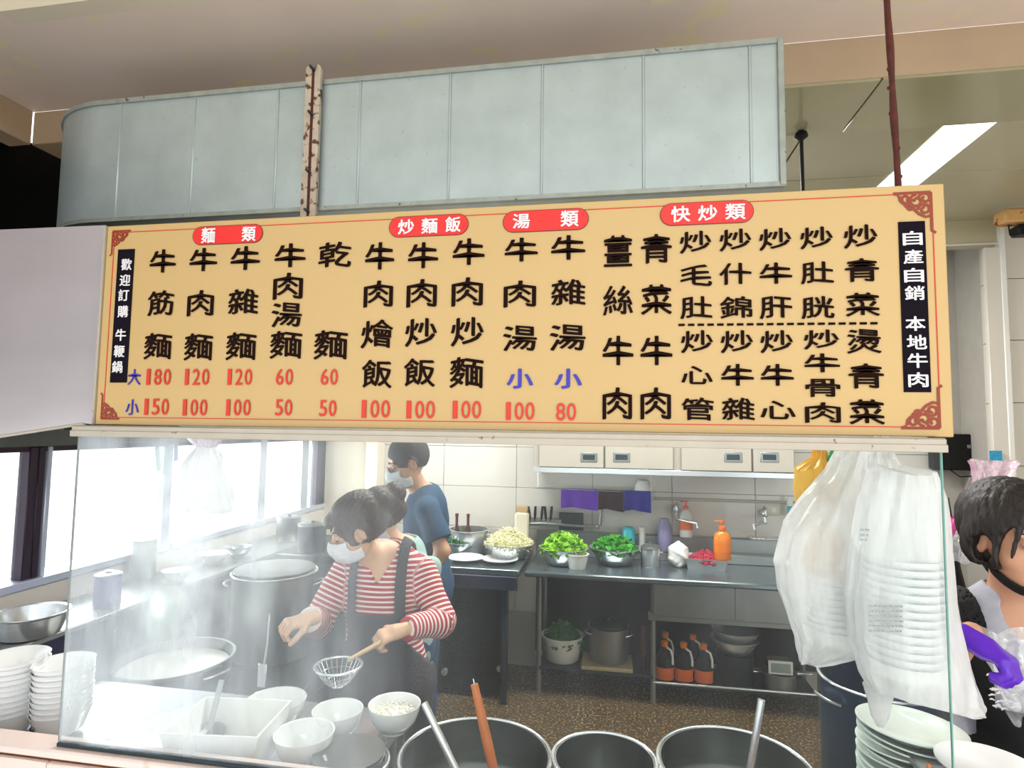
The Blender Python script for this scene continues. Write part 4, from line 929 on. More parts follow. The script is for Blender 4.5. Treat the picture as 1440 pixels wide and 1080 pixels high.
# ================================================================== stove side on the left
bn = thing('side_bench', 'dark grey steel bench along the left windows', 'bench', (-1.98, 2.2, 0))
wpart('bench_top', MB().box((-1.965, 2.19, .97), (.30, 2.78, .02), .004), 'steel_dull', bn)
wpart('bench_front', MB().box((-1.825, 2.19, .49), (.02, 2.78, .95), .003), 'bench_dark', bn)
cc = thing('corner_counter', 'dark steel corner counter beyond the stove', 'counter', (-1.6, 3.27, 0)); wpart('counter_top', MB().box((-1.58, 3.27, .965), (.44, .58, .03), .005), 'steel_dark', cc); wpart('front', MB().box((-1.58, 3.27, .475), (.42, .56, .95), .005), 'steel_dark', cc)
for y in (1.2, 2.0, 2.8): wpart('front_rib', MB().box((-1.812, y, .5), (.008, .02, .9), .002), 'bench_dark', bn)
stv = thing('stove', 'low dark stove table carrying the two steaming vessels', 'stove', (-1.48, 2.4, 0))
wpart('stove_top', MB().box((-1.46, 2.35, .675), (.66, 1.2, .05), .006), 'steel_dark', stv)
wpart('stove_front', MB().box((-1.14, 2.35, .33), (.02, 1.18, .64), .004), 'steel_dark', stv); wpart('stove_side', MB().box((-1.46, 1.76, .33), (.64, .02, .64), .004), 'steel_dark', stv)
for y in (2.0, 2.37): wpart('burner', MB().lathe([(.12, 0), (.14, .01), (.14, .03), (.11, .04), (.1, .02), (0, .015)], (-1.5, y, .70-.012), 32), 'black_paint', stv)
c = atz(246, 923, .84); wk = thing('wide_pan', 'wide steaming steel pan of milky water behind the left part of the glass', 'pan', (c[0], c[1], .715))
part('pan_wall', MB().lathe([(.14, 0), (.165, .01), (.185, .05), (.192, .112), (.200, .118), (.200, .125), (.190, .124), (.186, .1), (.178, .05), (.16, .014), (0, .012)], n=64), 'steel_dull', wk)
part('water', MB().lathe([(.180, .088), (.180, .09), (0, .0905)], n=48), 'broth', wk, label='milky steaming water')
for a in (-.2, PI-.2): part('handle', handle_loop(MB(), (0, 0, 0), .198, a, z=.095), 'steel', wk)
c = atz(387, 803, 1.05); sp = soup_pot('stockpot', 'tall steel stockpot with thick rim left of the woman in stripes', c[0], c[1], .168, 1.05, .715, 'broth', m='steel_dull', frac=.93)
# tall mixing pan on the bench outside the glass
c = atz(44, 862, 1.05); pn = thing('mixing_pan', 'polished steel pan on the dark bench outside the left glass edge', 'pan', (c[0]+.0, c[1], .98))
part('pan_wall', MB().lathe([(.075, 0), (.082, .004), (.094, .035), (.100, .066), (.107, .072), (.107, .075), (.098, .073), (.091, .035), (.078, .007), (0, .006)], n=56), 'steel', pn)
part('handle', MB().tube([(-.02, -.108, .058), (-.05, -.135, .055), (-.10, -.125, .055), (-.10, -.07, .056)], .006, 10), 'steel_dull', pn)
# pale things along the window bench behind the glass
def canister(name, label, px, py, zb, r, h, m, cat='canister', lid=True, mlid='steel'):
    c = atz(px, py, zb); t = thing(name, label, cat, (c[0], c[1], zb)); part('body', MB().lathe([(r*.95, 0), (r, .005), (r, h*.92), (r*.98, h*.93), (r*.98, h), (r*.9, h), (0, h)], n=32), m, t)
    if lid: part('lid', MB().lathe([(r*1.03, h*.95), (r*1.03, h), (r*.8, h*1.03), (.012, h*1.05), (.014, h*1.10), (0, h*1.11)], n=32), mlid, t)
    return c
canister('stock_canister', 'grey steel canister on the window bench, nearest the left glass edge', 200, 812, .98, .052, .17, 'steel_dull', lid=False)
canister('water_box', 'pale round plastic drum low beside the grey canister', 150, 852, .98, .045, .12, 'lilac', cat='drum')
for i, (px, py, r, m, lb) in enumerate(((247, 818, .06, 'porcelain', 'white bowl on the window bench right of the grey canister'), (300, 792, .07, 'porcelain', 'shallow white bowl on the window bench, middle of the row'), (335, 782, .065, 'steel', 'steel bowl on the window bench behind the stockpot'))):
    c = atz(px, py, .98); vessel('bowl', lb, 'bowl', bowl_mb(r, .05), m, (c[0], c[1], .98))
c = at(205, 880, 1.86); t = thing('wok_cover', 'large pale green-grey pot lid leaning against the bench', 'lid', (-1.66, 1.98, .72)); t.location = (-1.775, 2.20, .86); t.rotation_euler = (0, math.radians(72), math.radians(6))
part('dome', MB().lathe([(.15, 0), (.152, .005), (.12, .028), (.06, .045), (0, .05), (0, .047), (.12, .022), (.148, 0)][:5], n=48), 'steel_lid_green', t); part('knob', MB().lathe([(.01, .048), (.008, .06), (.02, .068), (.018, .078), (0, .08)], n=20), 'black_paint', t)
c = atz(405, 745, 1.0)
canister('stock_canister', 'steel canister at the far end of the window bench, by the corner', 405, 760, .98, .07, .14, 'steel_dull', mlid='steel_dull')
canister('stock_canister', 'dark steel canister on the bench beside the woman\'s mask', 438, 775, .98, .075, .15, 'steel_dark', mlid='steel_dull')
mb = MB(); b = atz(380, 750, .98); mb.tube([b, b+(0, 0, .09), b+(.02, 0, .12), b+(.05, 0, .12), b+(.06, 0, .09)], .006, 8); single('tap', 'thin curved tap by the window', 'tap', mb, 'steel')
# hanging scraps by the window mullion
c = atx(232, 612, XL+.02)
for k, (dx, h, m) in enumerate(((-.03, .15, 'teal_shirt'), (.012, .16, 'teal_shirt'), (.06, .09, 'lavender'))):
    mb = MB(); mb.box((c[0], c[1]+dx*1.3, 1.60-h/2-.01*k), (.006, .024, h), .002, rot=((.18, 0, .1)[k], 0, 0)); single('hanging_strip', ('pale green strip hanging slanted by the window', 'pale green strip hanging straight by the window', 'short violet strip hanging by the window')[k], 'strip', mb, m)

# things in the woman's hands
a = Vector(hL)+Vector((-.005, -.02, -.012)); st = Vector(at(476, 936, 1.62)); d = (a-st).normalized()
t = thing('strainer', 'round steel noodle strainer with wooden handle held over the bowls', 'strainer', st)
wpart('handle', MB().tube([st+d*.045, a+d*.06], [.006, .009], 10), 'wood_pale', t)
wpart('rim', MB().tube([st+Vector((.065*math.cos(q), .065*math.sin(q), .0)) for q in np.linspace(0, 2*PI, 33)], .004, 8), 'steel', t)
mb = MB()
for k in range(12):
    q = PI*k/12; mb.tube([st+Vector((.063*math.cos(q)*u, .063*math.sin(q)*u, -.06*(1-u*u))) for u in np.linspace(-1, 1, 9)], .0011, 4)
for u in (.3, .55, .8): mb.tube([st+Vector((.063*u*math.cos(q), .063*u*math.sin(q), -.06*(1-u*u))) for q in np.linspace(0, 2*PI, 25)], .0011, 4)
o = wpart('basket', mb, 'steel', t); 
a = Vector(hR)+Vector((-.035, -.065, .0)); mb = MB(); mb.tube([a+Vector((.002, 0, .055)), a+Vector((-.002, 0, -.04)), a+Vector((-.01, -.004, -.13))], [.0035, .004, .004], 8)
t = thing('ladle', 'steel ladle held upright in the fist of the woman in stripes', 'ladle', a+Vector((-.01, 0, -.13))); wpart('handle', mb, 'steel', t)
wpart('ladle_cup', MB().box(a+Vector((-.012, -.004, -.13)), (.03, .006, .07), .002), 'steel', t)

# ================================================================== back counter run
CZ = .80; YF = 3.64
t = thing('sink_counter', 'long stainless sink counter along the back wall with open shelves below', 'counter', (.55, 3.9, 0))
cxL = at(737, 803, YF)[0]; cxR = 1.75
wpart('counter_top', MB().box(((cxL+cxR)/2, (YF+YB)/2, CZ-.018), (cxR-cxL, YB-YF-.01, .036), .010), 'counter_steel', t)
wpart('backsplash', MB().box(((cxL+cxR)/2, YB-.02, CZ+.07), (cxR-cxL, .02, .16), .004), 'steel_dull', t)
xs0 = at(918, 830, 3.86)[0]; xs1 = at(1150, 830, 3.86)[0]
wpart('back_ledge', MB().box(((cxL+cxR)/2+.05, 4.175, CZ+.03), (cxR-cxL-.2, .10, .06), .004), 'steel_dull', t)
wpart('sink_apron', MB().box(((xs0+xs1)/2, 3.80, .66), (xs1-xs0, .02, .24), .003), 'steel_dull', t)
wpart('sink_apron_rib', MB().box(((xs0+xs1)/2+.02, 3.788, .66), (.05, .006, .22), .002), 'steel_dull', t)
wpart('upper_rail', MB().box(((xs0+xs1)/2, 3.84, .525), (xs1-xs0+.06, .03, .05), .004), 'steel_dull', t)
zl = at(1030, 966, 3.84)[2]; wpart('lower_rail', MB().tube([(xs0, 3.84, at(915, 959, 3.84)[2]), (xs1, 3.84, at(1145, 977, 3.84)[2])], .008, 10), 'steel', t)
for x in (-.47, xs0, xs1): wpart('leg', MB().tube([(x, 3.85, 0), (x, 3.85, CZ-.03)], .017, 14), 'steel_dull', t)
for x in (-.47, xs1): wpart('leg', MB().tube([(x, 4.18, 0), (x, 4.18, CZ-.03)], .017, 14), 'steel_dull', t)
wpart('lower_shelf', MB().box(((-.47+xs0)/2, 4.0, .16), (xs0+.47, .34, .02), .004), 'steel_dark', t)
wpart('lower_shelf', MB().box(((xs0+xs1)/2, 4.03, .10), (xs1-xs0, .3, .02), .004), 'steel_dark', t)
wpart('shade_panel', MB().box(((cxL+cxR)/2, YB-.012, .42), (cxR-cxL, .012, .6)), 'black_paint', t)  # black sheet that paints in the shade under the counter
wpart('shelf_rod', MB().tube([(at(1056, 944, 4.0)[0], 4.0, at(1056, 944, 4.0)[2]), (xs1, 4.0, at(1125, 947, 4.0)[2])], .005, 8), 'steel', t)
t = thing('side_table', 'dark steel-topped table behind the man, left of the sink counter', 'table', (-1.2, 3.9, 0))
wpart('table_top', MB().box(((cxL-1.80)/2-.01, 3.92, CZ-.01), (cxL+1.80-.03, .62, .04), .006), 'counter_steel', t)
wpart('front_band', MB().box(((cxL-1.80)/2-.01, 3.605, CZ-.07), (cxL+1.80-.05, .014, .08), .003), 'bench_dark', t)
wpart('front_panel', MB().box(((cxL-1.80)/2-.05, 3.72, .36), (cxL+1.80-.15, .02, .68), .003), 'black_paint', t)
for x in (-1.72, cxL-.12): wpart('leg', MB().box((x, 3.66, .37), (.04, .04, .74), .004), 'steel_dark', t)
for (px, py) in ((625, 945), (703, 940)): 
    c = at(px, py, 3.70); wpart('knob', MB().lathe([(.022, 0), (.02, .02), (.0001, .024)], (c[0], 3.71, c[2]), 16, rot=(PI/2, 0, 0)), 'steel', t)
# wall cabinets
zc0 = at(900, 668, 3.9)[2]; xc0 = at(750, 650, 3.9)[0]; xc1 = at(1118, 650, 3.9)[0]
t = thing('wall_cabinet', 'long steel wall cabinet with four doors above the sink counter', 'cabinet', ((xc0+xc1)/2, 4.07, zc0))
wpart('carcass', MB().box(((xc0+xc1)/2, 4.08, zc0+.31), (xc1-xc0, .33, .62), .004), 'cabinet_steel', t)
wpart('bottom_rail', MB().box(((xc0+xc1)/2, 3.905, zc0+.018), (xc1-xc0, .02, .036), .003), 'steel', t)
edges = [at(px, 640, 3.89)[0] for px in (757, 850, 948, 957, 1058, 1118)]
hpx = [828, 874, None, 1031, 1082]
for i in (0, 1, 3, 4):
    a, b = edges[i], edges[i+1]; d = wpart('door', MB().box(((a+b)/2, 3.902, zc0+.33), (b-a-.006, .022, .585), .004), 'cabinet_steel', t)
    hx = at(hpx[i], 645, 3.89)[0]; hz = at(hpx[i], 643, 3.89)[2]
    off = d.location; mb = MB(); mb.box((hx, 3.889, hz), (.108, .006, .060), .003); wpart('handle', mb, 'steel_dull', d); mb = MB(); mb.box((hx, 3.886, hz), (.078, .004, .034), .001); wpart('handle_recess', mb, 'steel_dark', d)
# grey strip drawn as the shadow line of a pipe on the tiles
z = at(1000, 703, YB)[2]; struct('pipe_shadow_strip', MB().box((.75, YB-.012, z), (.95, .018, .018), .003), 'grout')
# pipe rail
pz = lambda px, py: tuple(at(px, py, 4.17))
t = thing('wall_pipe', 'grey bent water pipe low on the tiles behind the bowls', 'pipe', pz(740, 738)); wpart('pipe', MB().tube([pz(740, 737), pz(760, 736), pz(838, 741), pz(844, 738), pz(845, 725), pz(846, 716)], .010, 10), 'steel_dull', t)
for p in ((741, 737), (840, 741), (845, 718)): wpart('elbow', MB().lathe([(.014, -.012), (.016, 0), (.014, .012)], pz(*p), 14), 'steel_dull', t)
t = thing('towel_rail', 'thin steel rail carrying the coloured cloths under the wall cabinet', 'rail', pz(752, 686)); wpart('rail', MB().tube([tuple(at(752, 686, 4.10)), tuple(at(920, 694, 4.10))], .006, 8), 'steel', t)
for px in (757, 915): wpart('bracket', MB().tube([tuple(at(px, 688, 4.10)), tuple(at(px, 664, 4.10))], .004, 8), 'steel', t)
def cloth(label, pa, pb, zt, drop, m, name='cloth'):
    x0_, x1_ = pa, pb; mb = MB(); n = 16; vs = []; fs = []
    for s_ in (0, 1):
        for j in range(7):
            for i in range(n+1):
                u = i/n; x = x0_+(x1_-x0_)*u; zz = zt+.009-drop*(j/6)*(1-.06*math.sin(u*5)) if j else zt+.009
                vs.append((x+(j/6)*.006*math.sin(9*u), 4.10+(-.010 if s_ == 0 else .010)*(1 if j else .2)-.006*math.sin(u*14)*(j/6)*(1 if s_ == 0 else -1), zz))
    for s_ in (0, 1):
        for j in range(6):
            for i in range(n):
                a_ = s_*7*(n+1)+j*(n+1)+i; fs.append((a_, a_+n+1, a_+n+2, a_+1))
    for i in range(n): fs.append((i, i+1, 7*(n+1)+i+1, 7*(n+1)+i))
    return single(name, label, 'cloth', mb.add(vs, fs), m)
X = lambda px: at(px, 695, 4.10)[0]; Z = lambda px, py: at(px, py, 4.10)[2]
cloth('bright purple cloth hanging on the rail under the cabinet', X(789), X(840), Z(815, 689), .135, 'purple_cloth')
cloth('dark maroon cloth between the purple and blue ones', X(841), X(877), Z(859, 691), .135, 'maroon_cloth')
cloth('deep blue cloth at the right end of the rail', X(878), X(915), Z(896, 692), .135, 'blue_cloth')
# utensil rack
t = thing('utensil_rack', 'small steel rack on the wall holding dark-handled kitchen tools', 'rack', pz(765, 733)); a = at(742, 733, 4.19); b = at(790, 736, 4.19)
wpart('rack', MB().box(((a[0]+b[0])/2, 4.2, a[2]), (b[0]-a[0], .05, .05), .004), 'steel_dull', t)
for k, px in enumerate((746, 752, 761, 768, 774)):
    a = at(px, 733, 4.18); b = at(px+(-3, 1, 2, -2, 2)[k], 712, 4.18)
    tag(single('kitchen_knife', None, None, MB().tube([a, (a+b)/2, b], [.006, .010, .008], 8), 'black_paint'), '%s dark tool handle in the wall rack, counted from the left' % ('first', 'second', 'third', 'fourth', 'fifth')[k], 'knife', 'dark-handled tools in the wall rack')
c = at(793, 735, 4.18); single('steel_tray', 'dark small tray standing behind the lettuce bowl under the purple cloth', 'tray', MB().box((c[0]+.05, 4.19, c[2]+.01), (.17, .02, .12), .004, rot=(.1, 0, 0)), 'steel_dark')

# bowls of vegetables
def veg(px, py, zr, r, h, lab, hlab, m, n, kind='leaf', size=.02, hh=.06, bm='steel'):
    c = atz(px, py, zr); z0 = CZ+.002 if zr > CZ else zr-h; c = atz(px, py, z0+h)
    vessel('mixing_bowl', lab, 'bowl', basin_mb(r, h), bm, (c[0], c[1], z0), 'steel bowls on the back counter', pname='bowl')
    heap('vegetables', hlab, 'vegetables', (c[0], c[1], z0+h*.74), r*.93, hh+h*.2, m, n, kind, size)
veg(650, 761, .9, .12, .08, 'steel bowl of dark greens beside the man', 'dark green leaves in the bowl beside the man', 'green_dark', 500, size=.022)
veg(716, 764, .9, .158, .10, 'steel bowl heaped with bean sprouts', 'pale bean sprouts heaped in a bowl', 'sprout', 1100, 'strand', .022, hh=.09)
veg(793, 770, .9, .150, .10, 'steel bowl of yellow-green lettuce', 'yellow-green lettuce heaped in a bowl', 'green_lime', 800, size=.034, hh=.085)
veg(865, 770, .9, .155, .10, 'steel bowl of bright green scallions, right of the lettuce bowl', 'bright green chopped leaves right of the lettuce', 'green_mid', 900, size=.03, hh=.07)
# other items on the counters
def disc_at(px, py, z): return atz(px, py, z)
for px, py, lb in ((655, 784, 'white dinner plate nearest the man on the side table'), (703, 786, 'white dinner plate at the right end of the side table')):
    c = atz(px, py, CZ+.03); o = link('dinner_plate', plate_mb(.118, .022).mesh('dinner_plate', 'porcelain'), None, (c[0], c[1], CZ+.011)); tag(o, lb, 'plate', 'plates on the side table')
c = atz(680, 757, CZ); t = vessel('steel_pot', 'steel pot with two lug handles behind the sprouts', 'pot', pot_mb(.135, .15), 'steel', (c[0]+.01, 4.09, CZ+.011), pname='pot_wall')
for a in (0, PI): part('handle', handle_loop(MB(), (0, 0, 0), .135, a, z=.12), 'steel', t)
for k, px in enumerate((641, 657)):
    a = at(px, 752, 4.15); b = at(px+1, 728, 4.17); single('bottle', ('narrow brown bottle behind the dark greens, nearest the man', 'narrow brown bottle just left of the lug-handled pot')[k], 'bottle', MB().lathe([(.022, 0), (.022, .12), (.010, .16), (.010, .22), (.012, .22), (.012, .24), (0, .24)], (a[0], 4.17, CZ+.012), 16), 'rust')
c = at(733, 745, 4.12); t = thing('noodle_packet', 'tall beige packet standing behind the sprout bowl', 'packet', (c[0], 4.16, CZ+.0)); part('packet', MB().box((0, 0, .14), (.10, .06, .28), .012), 'cream_paint', t); part('packet_top', MB().box((0, 0, .30), (.085, .03, .05), .008), 'wood_pale', t)
def cup(px, py, zb, r, h, name, lb, m, cat='cup'):
    c = atz(px, py, zb); return vessel(name, lb, cat, MB().lathe([(r*.75, 0), (r*.78, .004), (r, h-.006), (r+.005, h-.003), (r+.005, h), (r-.004, h), (r*.74, .008), (0, .008)], n=32), m, (c[0], c[1], zb), pname='cup')
cup(812, 799, CZ, .068, .09, 'foam_cup', 'white paper cup in front of the lettuce bowl', 'white_plastic')
c = atz(915, 796, CZ); t = thing('canister', 'round steel canister with lid in the middle of the sink counter', 'canister', (c[0], c[1], CZ)); part('body', MB().lathe([(.06, 0), (.062, .004), (.062, .115), (.0, .115)], n=32), 'steel', t)
part('lid', MB().lathe([(.065, .112), (.065, .12), (.045, .135), (.01, .14), (.012, .15), (0, .152)], n=32), 'steel_dull', t)
c = atz(963, 785, CZ); vessel('saucepan', 'open steel saucepan behind the white bag of flour', 'pan', pot_mb(.10, .10), 'steel', (c[0]+.02, c[1]+.09, CZ), pname='pan_wall')
def blob(px, py, z, r, name, lb, cat, m, seed=0):
    c = atz(px, py, z); P0 = np.array((c[0], c[1], z+r[2]*.95))
    me = sdf_mesh(name, lambda P: np.maximum(ell(P, (0, 0, 0), r)+wr_(P, 55, .007, seed)+wr_(P, 110, .003, seed), -P[..., 2]-r[2]*.94), (-r[0]*1.3, -r[1]*1.3, -r[2]*1.1), (r[0]*1.3, r[1]*1.3, r[2]*1.3), .006, m)
    return tag(link(name, me, None, P0), lb, cat)
blob(954, 797, CZ, (.063, .05, .08), 'plastic_bag', 'knotted white plastic bag between the canister and the meat tray', 'bag', 'white_plastic')
blob(993, 770, CZ, (.08, .05, .09), 'plastic_bag', 'crumpled clear plastic bag behind the meat tray', 'bag', 'bag_clear', 3)
c = atz(990, 800, CZ); t = thing('meat_tray', 'rectangular steel tray of red meat on the sink counter', 'tray', (c[0]+.02, c[1]+.05, CZ), -.12)
mb = MB(); b0, b1 = .082, .094
def rr(b, z): return [(-b*1.35, -b, z), (b*1.35, -b, z), (b*1.35, b, z), (-b*1.35, b, z)]
vs = rr(b0, 0)+rr(b1, .062)+rr(b1+.008, .064)+rr(b1+.008, .066)+rr(b1-.003, .066)+rr(b0, .006); fs = [(3, 2, 1, 0)]
for j in range(5):
    for i in range(4): fs.append((j*4+i, j*4+(i+1) % 4, (j+1)*4+(i+1) % 4, (j+1)*4+i))
fs.append((20, 21, 22, 23)); mb.add(vs, fs); part('tray', mb, 'steel', t, smooth=False)
heap('meat', 'sliced raw red meat heaped in the steel tray', 'meat', (c[0]+.02, c[1]+.05, CZ+.035), .098, .055, 'meat', 420, 'chunk', .03)
cup(930, 781, CZ, .028, .05, 'sauce_cup', 'small pale cup right behind the steel canister', 'clear_milk')
def pump_bottle(px, y0, y1, Y, hw, lb, m, mp_, lab=None):
    c = at(px, y1, Y); ztop = at(px, y0, Y)[2]; z0 = max(c[2], CZ); hh = ztop-z0; r = hw; t = thing('pump_bottle', lb, 'bottle', (c[0], Y, z0))
    part('bottle', MB().lathe([(r*.9, 0), (r, .008), (r, hh*.55), (r*.85, hh*.66), (.35*r, hh*.74), (.35*r, hh*.78), (0, hh*.78)], n=28, sy=.75), m, t)
    mb = MB(); mb.lathe([(.42*r, hh*.76), (.42*r, hh*.84), (.15*r, hh*.86), (.12*r, hh*.95), (.3*r, hh*.95), (.3*r, hh), (0, hh)], n=18); mb.box((-.5*r, 0, hh*.975), (r*.9, .25*r, hh*.035), .002); part('pump', mb, mp_, t)
    if lab: part('label', MB().lathe([(r*1.01, hh*.2), (r*1.015, hh*.22), (r*1.015, hh*.45), (r*1.01, hh*.47)], n=28, sy=.76), lab, t)
pump_bottle(965, 704, 755, 4.14, .042, 'white soap bottle with red pump on the back ledge', 'clear_milk', 'red_plastic', 'label_orange')
pump_bottle(1016, 732, 787, 3.95, .052, 'orange liquid soap pump bottle behind the meat tray', 'orange_clear', 'label_orange', 'orange_plastic')
def tap(px, py, px2, py2, lb):
    a = at(px, py, 4.2); b = at(px2, py2, 4.05); t = thing('tap', lb, 'tap', tuple(a)); wpart('valve', MB().lathe([(.016, -.02), (.02, -.01), (.02, .01), (.012, .03), (.018, .036), (.01, .048), (0, .05)], (a[0], 4.17, a[2]), 18), 'steel', t)
    wpart('spout', MB().tube([(a[0], 4.17, a[2]-.02), (a[0], 4.16, a[2]-.06), (a[0]+.3*(b[0]-a[0]), 4.12, b[2]+.025), (b[0], 4.05, b[2]+.015), (b[0]+.004, 4.05, b[2]-.012)], .009, 10), 'steel', t)
    wpart('wall_flange', MB().lathe([(.024, 0), (.024, .006), (.01, .04), (0, .04)], (a[0], YB-.001, a[2]), 18, rot=(PI/2, 0, 0)), 'steel', t)
tap(950, 716, 980, 740, 'chrome wall tap with long spout left of the red pump bottle'); tap(1074, 722, 1060, 742, 'chrome wall tap over the right end of the sink')
c = at(1085, 717, YB); t = thing('wall_socket', 'cream wall plate beside the right tap', 'socket', (c[0], YB-.01, c[2])); part('plate', MB().box((0, 0, 0), (.10, .012, .065), .004), 'cream_paint', t); part('rocker', MB().box((.01, -.008, 0), (.03, .006, .03), .002), 'white_plastic', t)
c = at(1071, 758, 4.1); single('soap_dish', 'small glass soap shelf under the right tap', 'dish', MB().box((c[0]+.03, 4.14, c[2]), (.2, .1, .012), .004), 'bag_clear')
c = at(1111, 718, 4.16); t = thing('brush', 'small brush with turquoise handle and white bristles beside the yellow bag', 'brush', tuple(c)); part('handle', MB().box((0, 0, -.01), (.036, .02, .08), .008), 'cyan', t); part('bristles', MB().lathe([(.018, .03), (.02, .05), (.008, .09), (0, .09)], n=14), 'white_plastic', t)
c = atz(1080, 795, CZ); single('sponge', 'orange-brown sponge at the right end of the counter', 'sponge', MB().box((c[0], c[1]+.06, CZ+.035), (.12, .06, .04), .01), 'rust')
single('sponge_holder', 'low pale plastic tray under the orange-brown sponge', 'tray', MB().box((c[0], c[1]+.06, CZ+.008), (.17, .1, .015), .005), 'clear_milk')
c = at(884, 748, 4.14); single('water_bottle', 'turquoise cylinder bottle below the blue cloth', 'bottle', MB().lathe([(.040, 0), (.042, .01), (.042, .13), (.03, .15), (0, .15)], (c[0], 4.16, CZ+.06), 24), 'cyan')
c = at(903, 748, 4.14); single('paper_roll', 'white upright roll right of the turquoise bottle', 'roll', MB().lathe([(.020, 0), (.022, .004), (.022, .15), (.01, .15), (.01, .02), (0, .02)], (c[0], 4.16, CZ+.06), 20), 'white_plastic')
c = at(935, 748, 4.15); single('plastic_jug', 'tall lilac translucent container right of the paper roll', 'container', MB().lathe([(.045, 0), (.048, .01), (.045, .17), (.028, .20), (.028, .215), (0, .215)], (c[0], 4.165, CZ+.06), 24), 'lilac')
c = at(905, 684, 4.12); single('white_mug', 'white round-bottomed ladle cup hung above the blue cloth', 'cup', MB().lathe([(.0001, .085), (.035, .078), (.055, .045), (.06, 0), (.052, 0), (.047, .042), (.0001, .072)], (c[0], 4.16, c[2]-.04), 28), 'white_plastic')
# below the counter
c = atz(785, 945, .20); t = thing('food_tub', 'white plastic tub of leaves on the lower shelf', 'tub', (c[0]+.0, 3.98, .172)); part('tub', MB().lathe([(.10, 0), (.105, .006), (.132, .15), (.138, .152), (.138, .158), (.128, .156), (.1, .01), (0, .01)], n=36), 'white_plastic', t)
heap('vegetables', 'dark leaves overflowing the white tub under the counter', 'vegetables', (c[0], 3.98, .27), .12, .12, 'green_dark', 500, 'leaf', .032)
c = at(858, 925, 3.95); single('chopping_board', 'pale board lying under the pot on the lower shelf', 'board', MB().box((c[0]-.02, 3.95, .186), (.32, .26, .025), .006), 'cardboard')
t = thing('stockpot', 'steel pot with loop handles on the lower shelf under the counter', 'pot', (c[0]-.01, 3.97, .20)); part('pot_wall', pot_mb(.125, .21), 'steel_dull', t)
for a in (-.3, PI+.3): part('handle', handle_loop(MB(), (0, 0, 0), .128, a, z=.17), 'steel', t)
part('lid', MB().lathe([(.128, .212), (.12, .222), (.04, .24), (.012, .24), (.014, .26), (0, .262)], n=36), 'steel_dark', t)
c = at(852, 845, 4.1); t = thing('wok', 'black wok hung upside down at the rear under the counter', 'wok', (c[0], 4.16, c[2])); part('wok_bowl', MB().lathe([(.0001, .0), (.06, .008), (.12, .035), (.15, .07), (.156, .07), (.12, .03), (.0001, -.006)][:5], n=40, rot=(PI/2, 0, 0)), 'black_paint', t); part('knob', MB().lathe([(.02, .0), (.012, .03), (.022, .04), (.018, .055), (0, .056)], n=18, rot=(PI/2, 0, 0)), 'steel_dark', t)
t.location[1] = 4.14
c = at(905, 905, 3.92); single('dustpan_handle', 'dark red upright handle between the lower pot and the shelf leg', 'handle', MB().box((c[0]-.0, 3.93, .30), (.03, .03, .26), .008), 'rust')
for k, (px, py, Y_) in enumerate(((935, 985, 3.90), (962, 988, 3.90), (990, 990, 3.90), (936, 975, 4.06), (975, 978, 4.06))):
    c = at(px, py, Y_); t = thing('sauce_jug', ('leftmost black sauce jug with orange cap in the front row', 'middle black sauce jug with orange cap in the front row', 'rightmost black sauce jug with orange cap in the front row', 'rear black sauce jug behind the leftmost one', 'rear black sauce jug behind the middle and rightmost ones')[k], 'jug', (c[0], Y_, .112), 0, 'black sauce jugs with orange labels')
    part('bottle', MB().lathe([(.05, 0), (.054, .01), (.054, .12), (.045, .16), (.018, .20), (.018, .225), (0, .225)], n=28, sy=.8), 'black_paint', t)
    part('label', MB().lathe([(.0552, .025), (.0555, .026), (.0555, .095), (.0552, .096)], n=28, sy=.81), 'label_orange', t)
    part('cap', MB().lathe([(.02, .215), (.021, .218), (.021, .245), (.018, .248), (0, .248)], n=20), 'orange_plastic', t)
    part('handle', MB().tube([(.012, -.02, .215), (.034, -.036, .205), (.044, -.046, .17), (.044, -.048, .125)], .007, 8), 'white_plastic', t)
c = atz(1033, 985, .12)
single('steel_bucket', 'steel bucket under the stacked bowls on the bottom shelf', 'bucket', (lambda b: (b.lathe([(.10, 0), (.105, .006), (.115, .19), (.12, .192), (.112, .19), (.1, .01), (0, .01)], (at(1033, 950, 3.97)[0], 3.97, .112), 36), b)[1])(MB()), 'steel_dark')
for k, (zz, rr_) in enumerate(((.30, .14), (.355, .145))):
    c = at(1033, 930, 3.97); vessel('mixing_bowl', ('lower of the two stacked steel bowls under the sink', 'upper of the two stacked steel bowls under the sink')[k], 'bowl', basin_mb(rr_, .085), 'steel', (c[0]+(k)*.005, 3.97, zz), 'stacked bowls under the sink', pname='bowl')
c = at(1096, 990, 3.95); vessel('steel_pot', 'shallow steel pot on the bottom shelf at the right', 'pot', pot_mb(.095, .10), 'steel_dull', (c[0], 3.95, .112), pname='pot_wall')
c = at(1095, 965, 3.95); t = thing('storage_box', 'small clear box with pale frame standing on the shallow pot', 'box', (c[0], 3.95, .216)); part('box', MB().box((0, 0, .035), (.13, .1, .07), .006), 'steel', t); part('box_frame', MB().box((0, -.052, .035), (.14, .008, .08), .003), 'white_plastic', t)
part('box_face', MB().box((0, -.058, .035), (.11, .006, .052), .002), 'steel_lid_green', t)

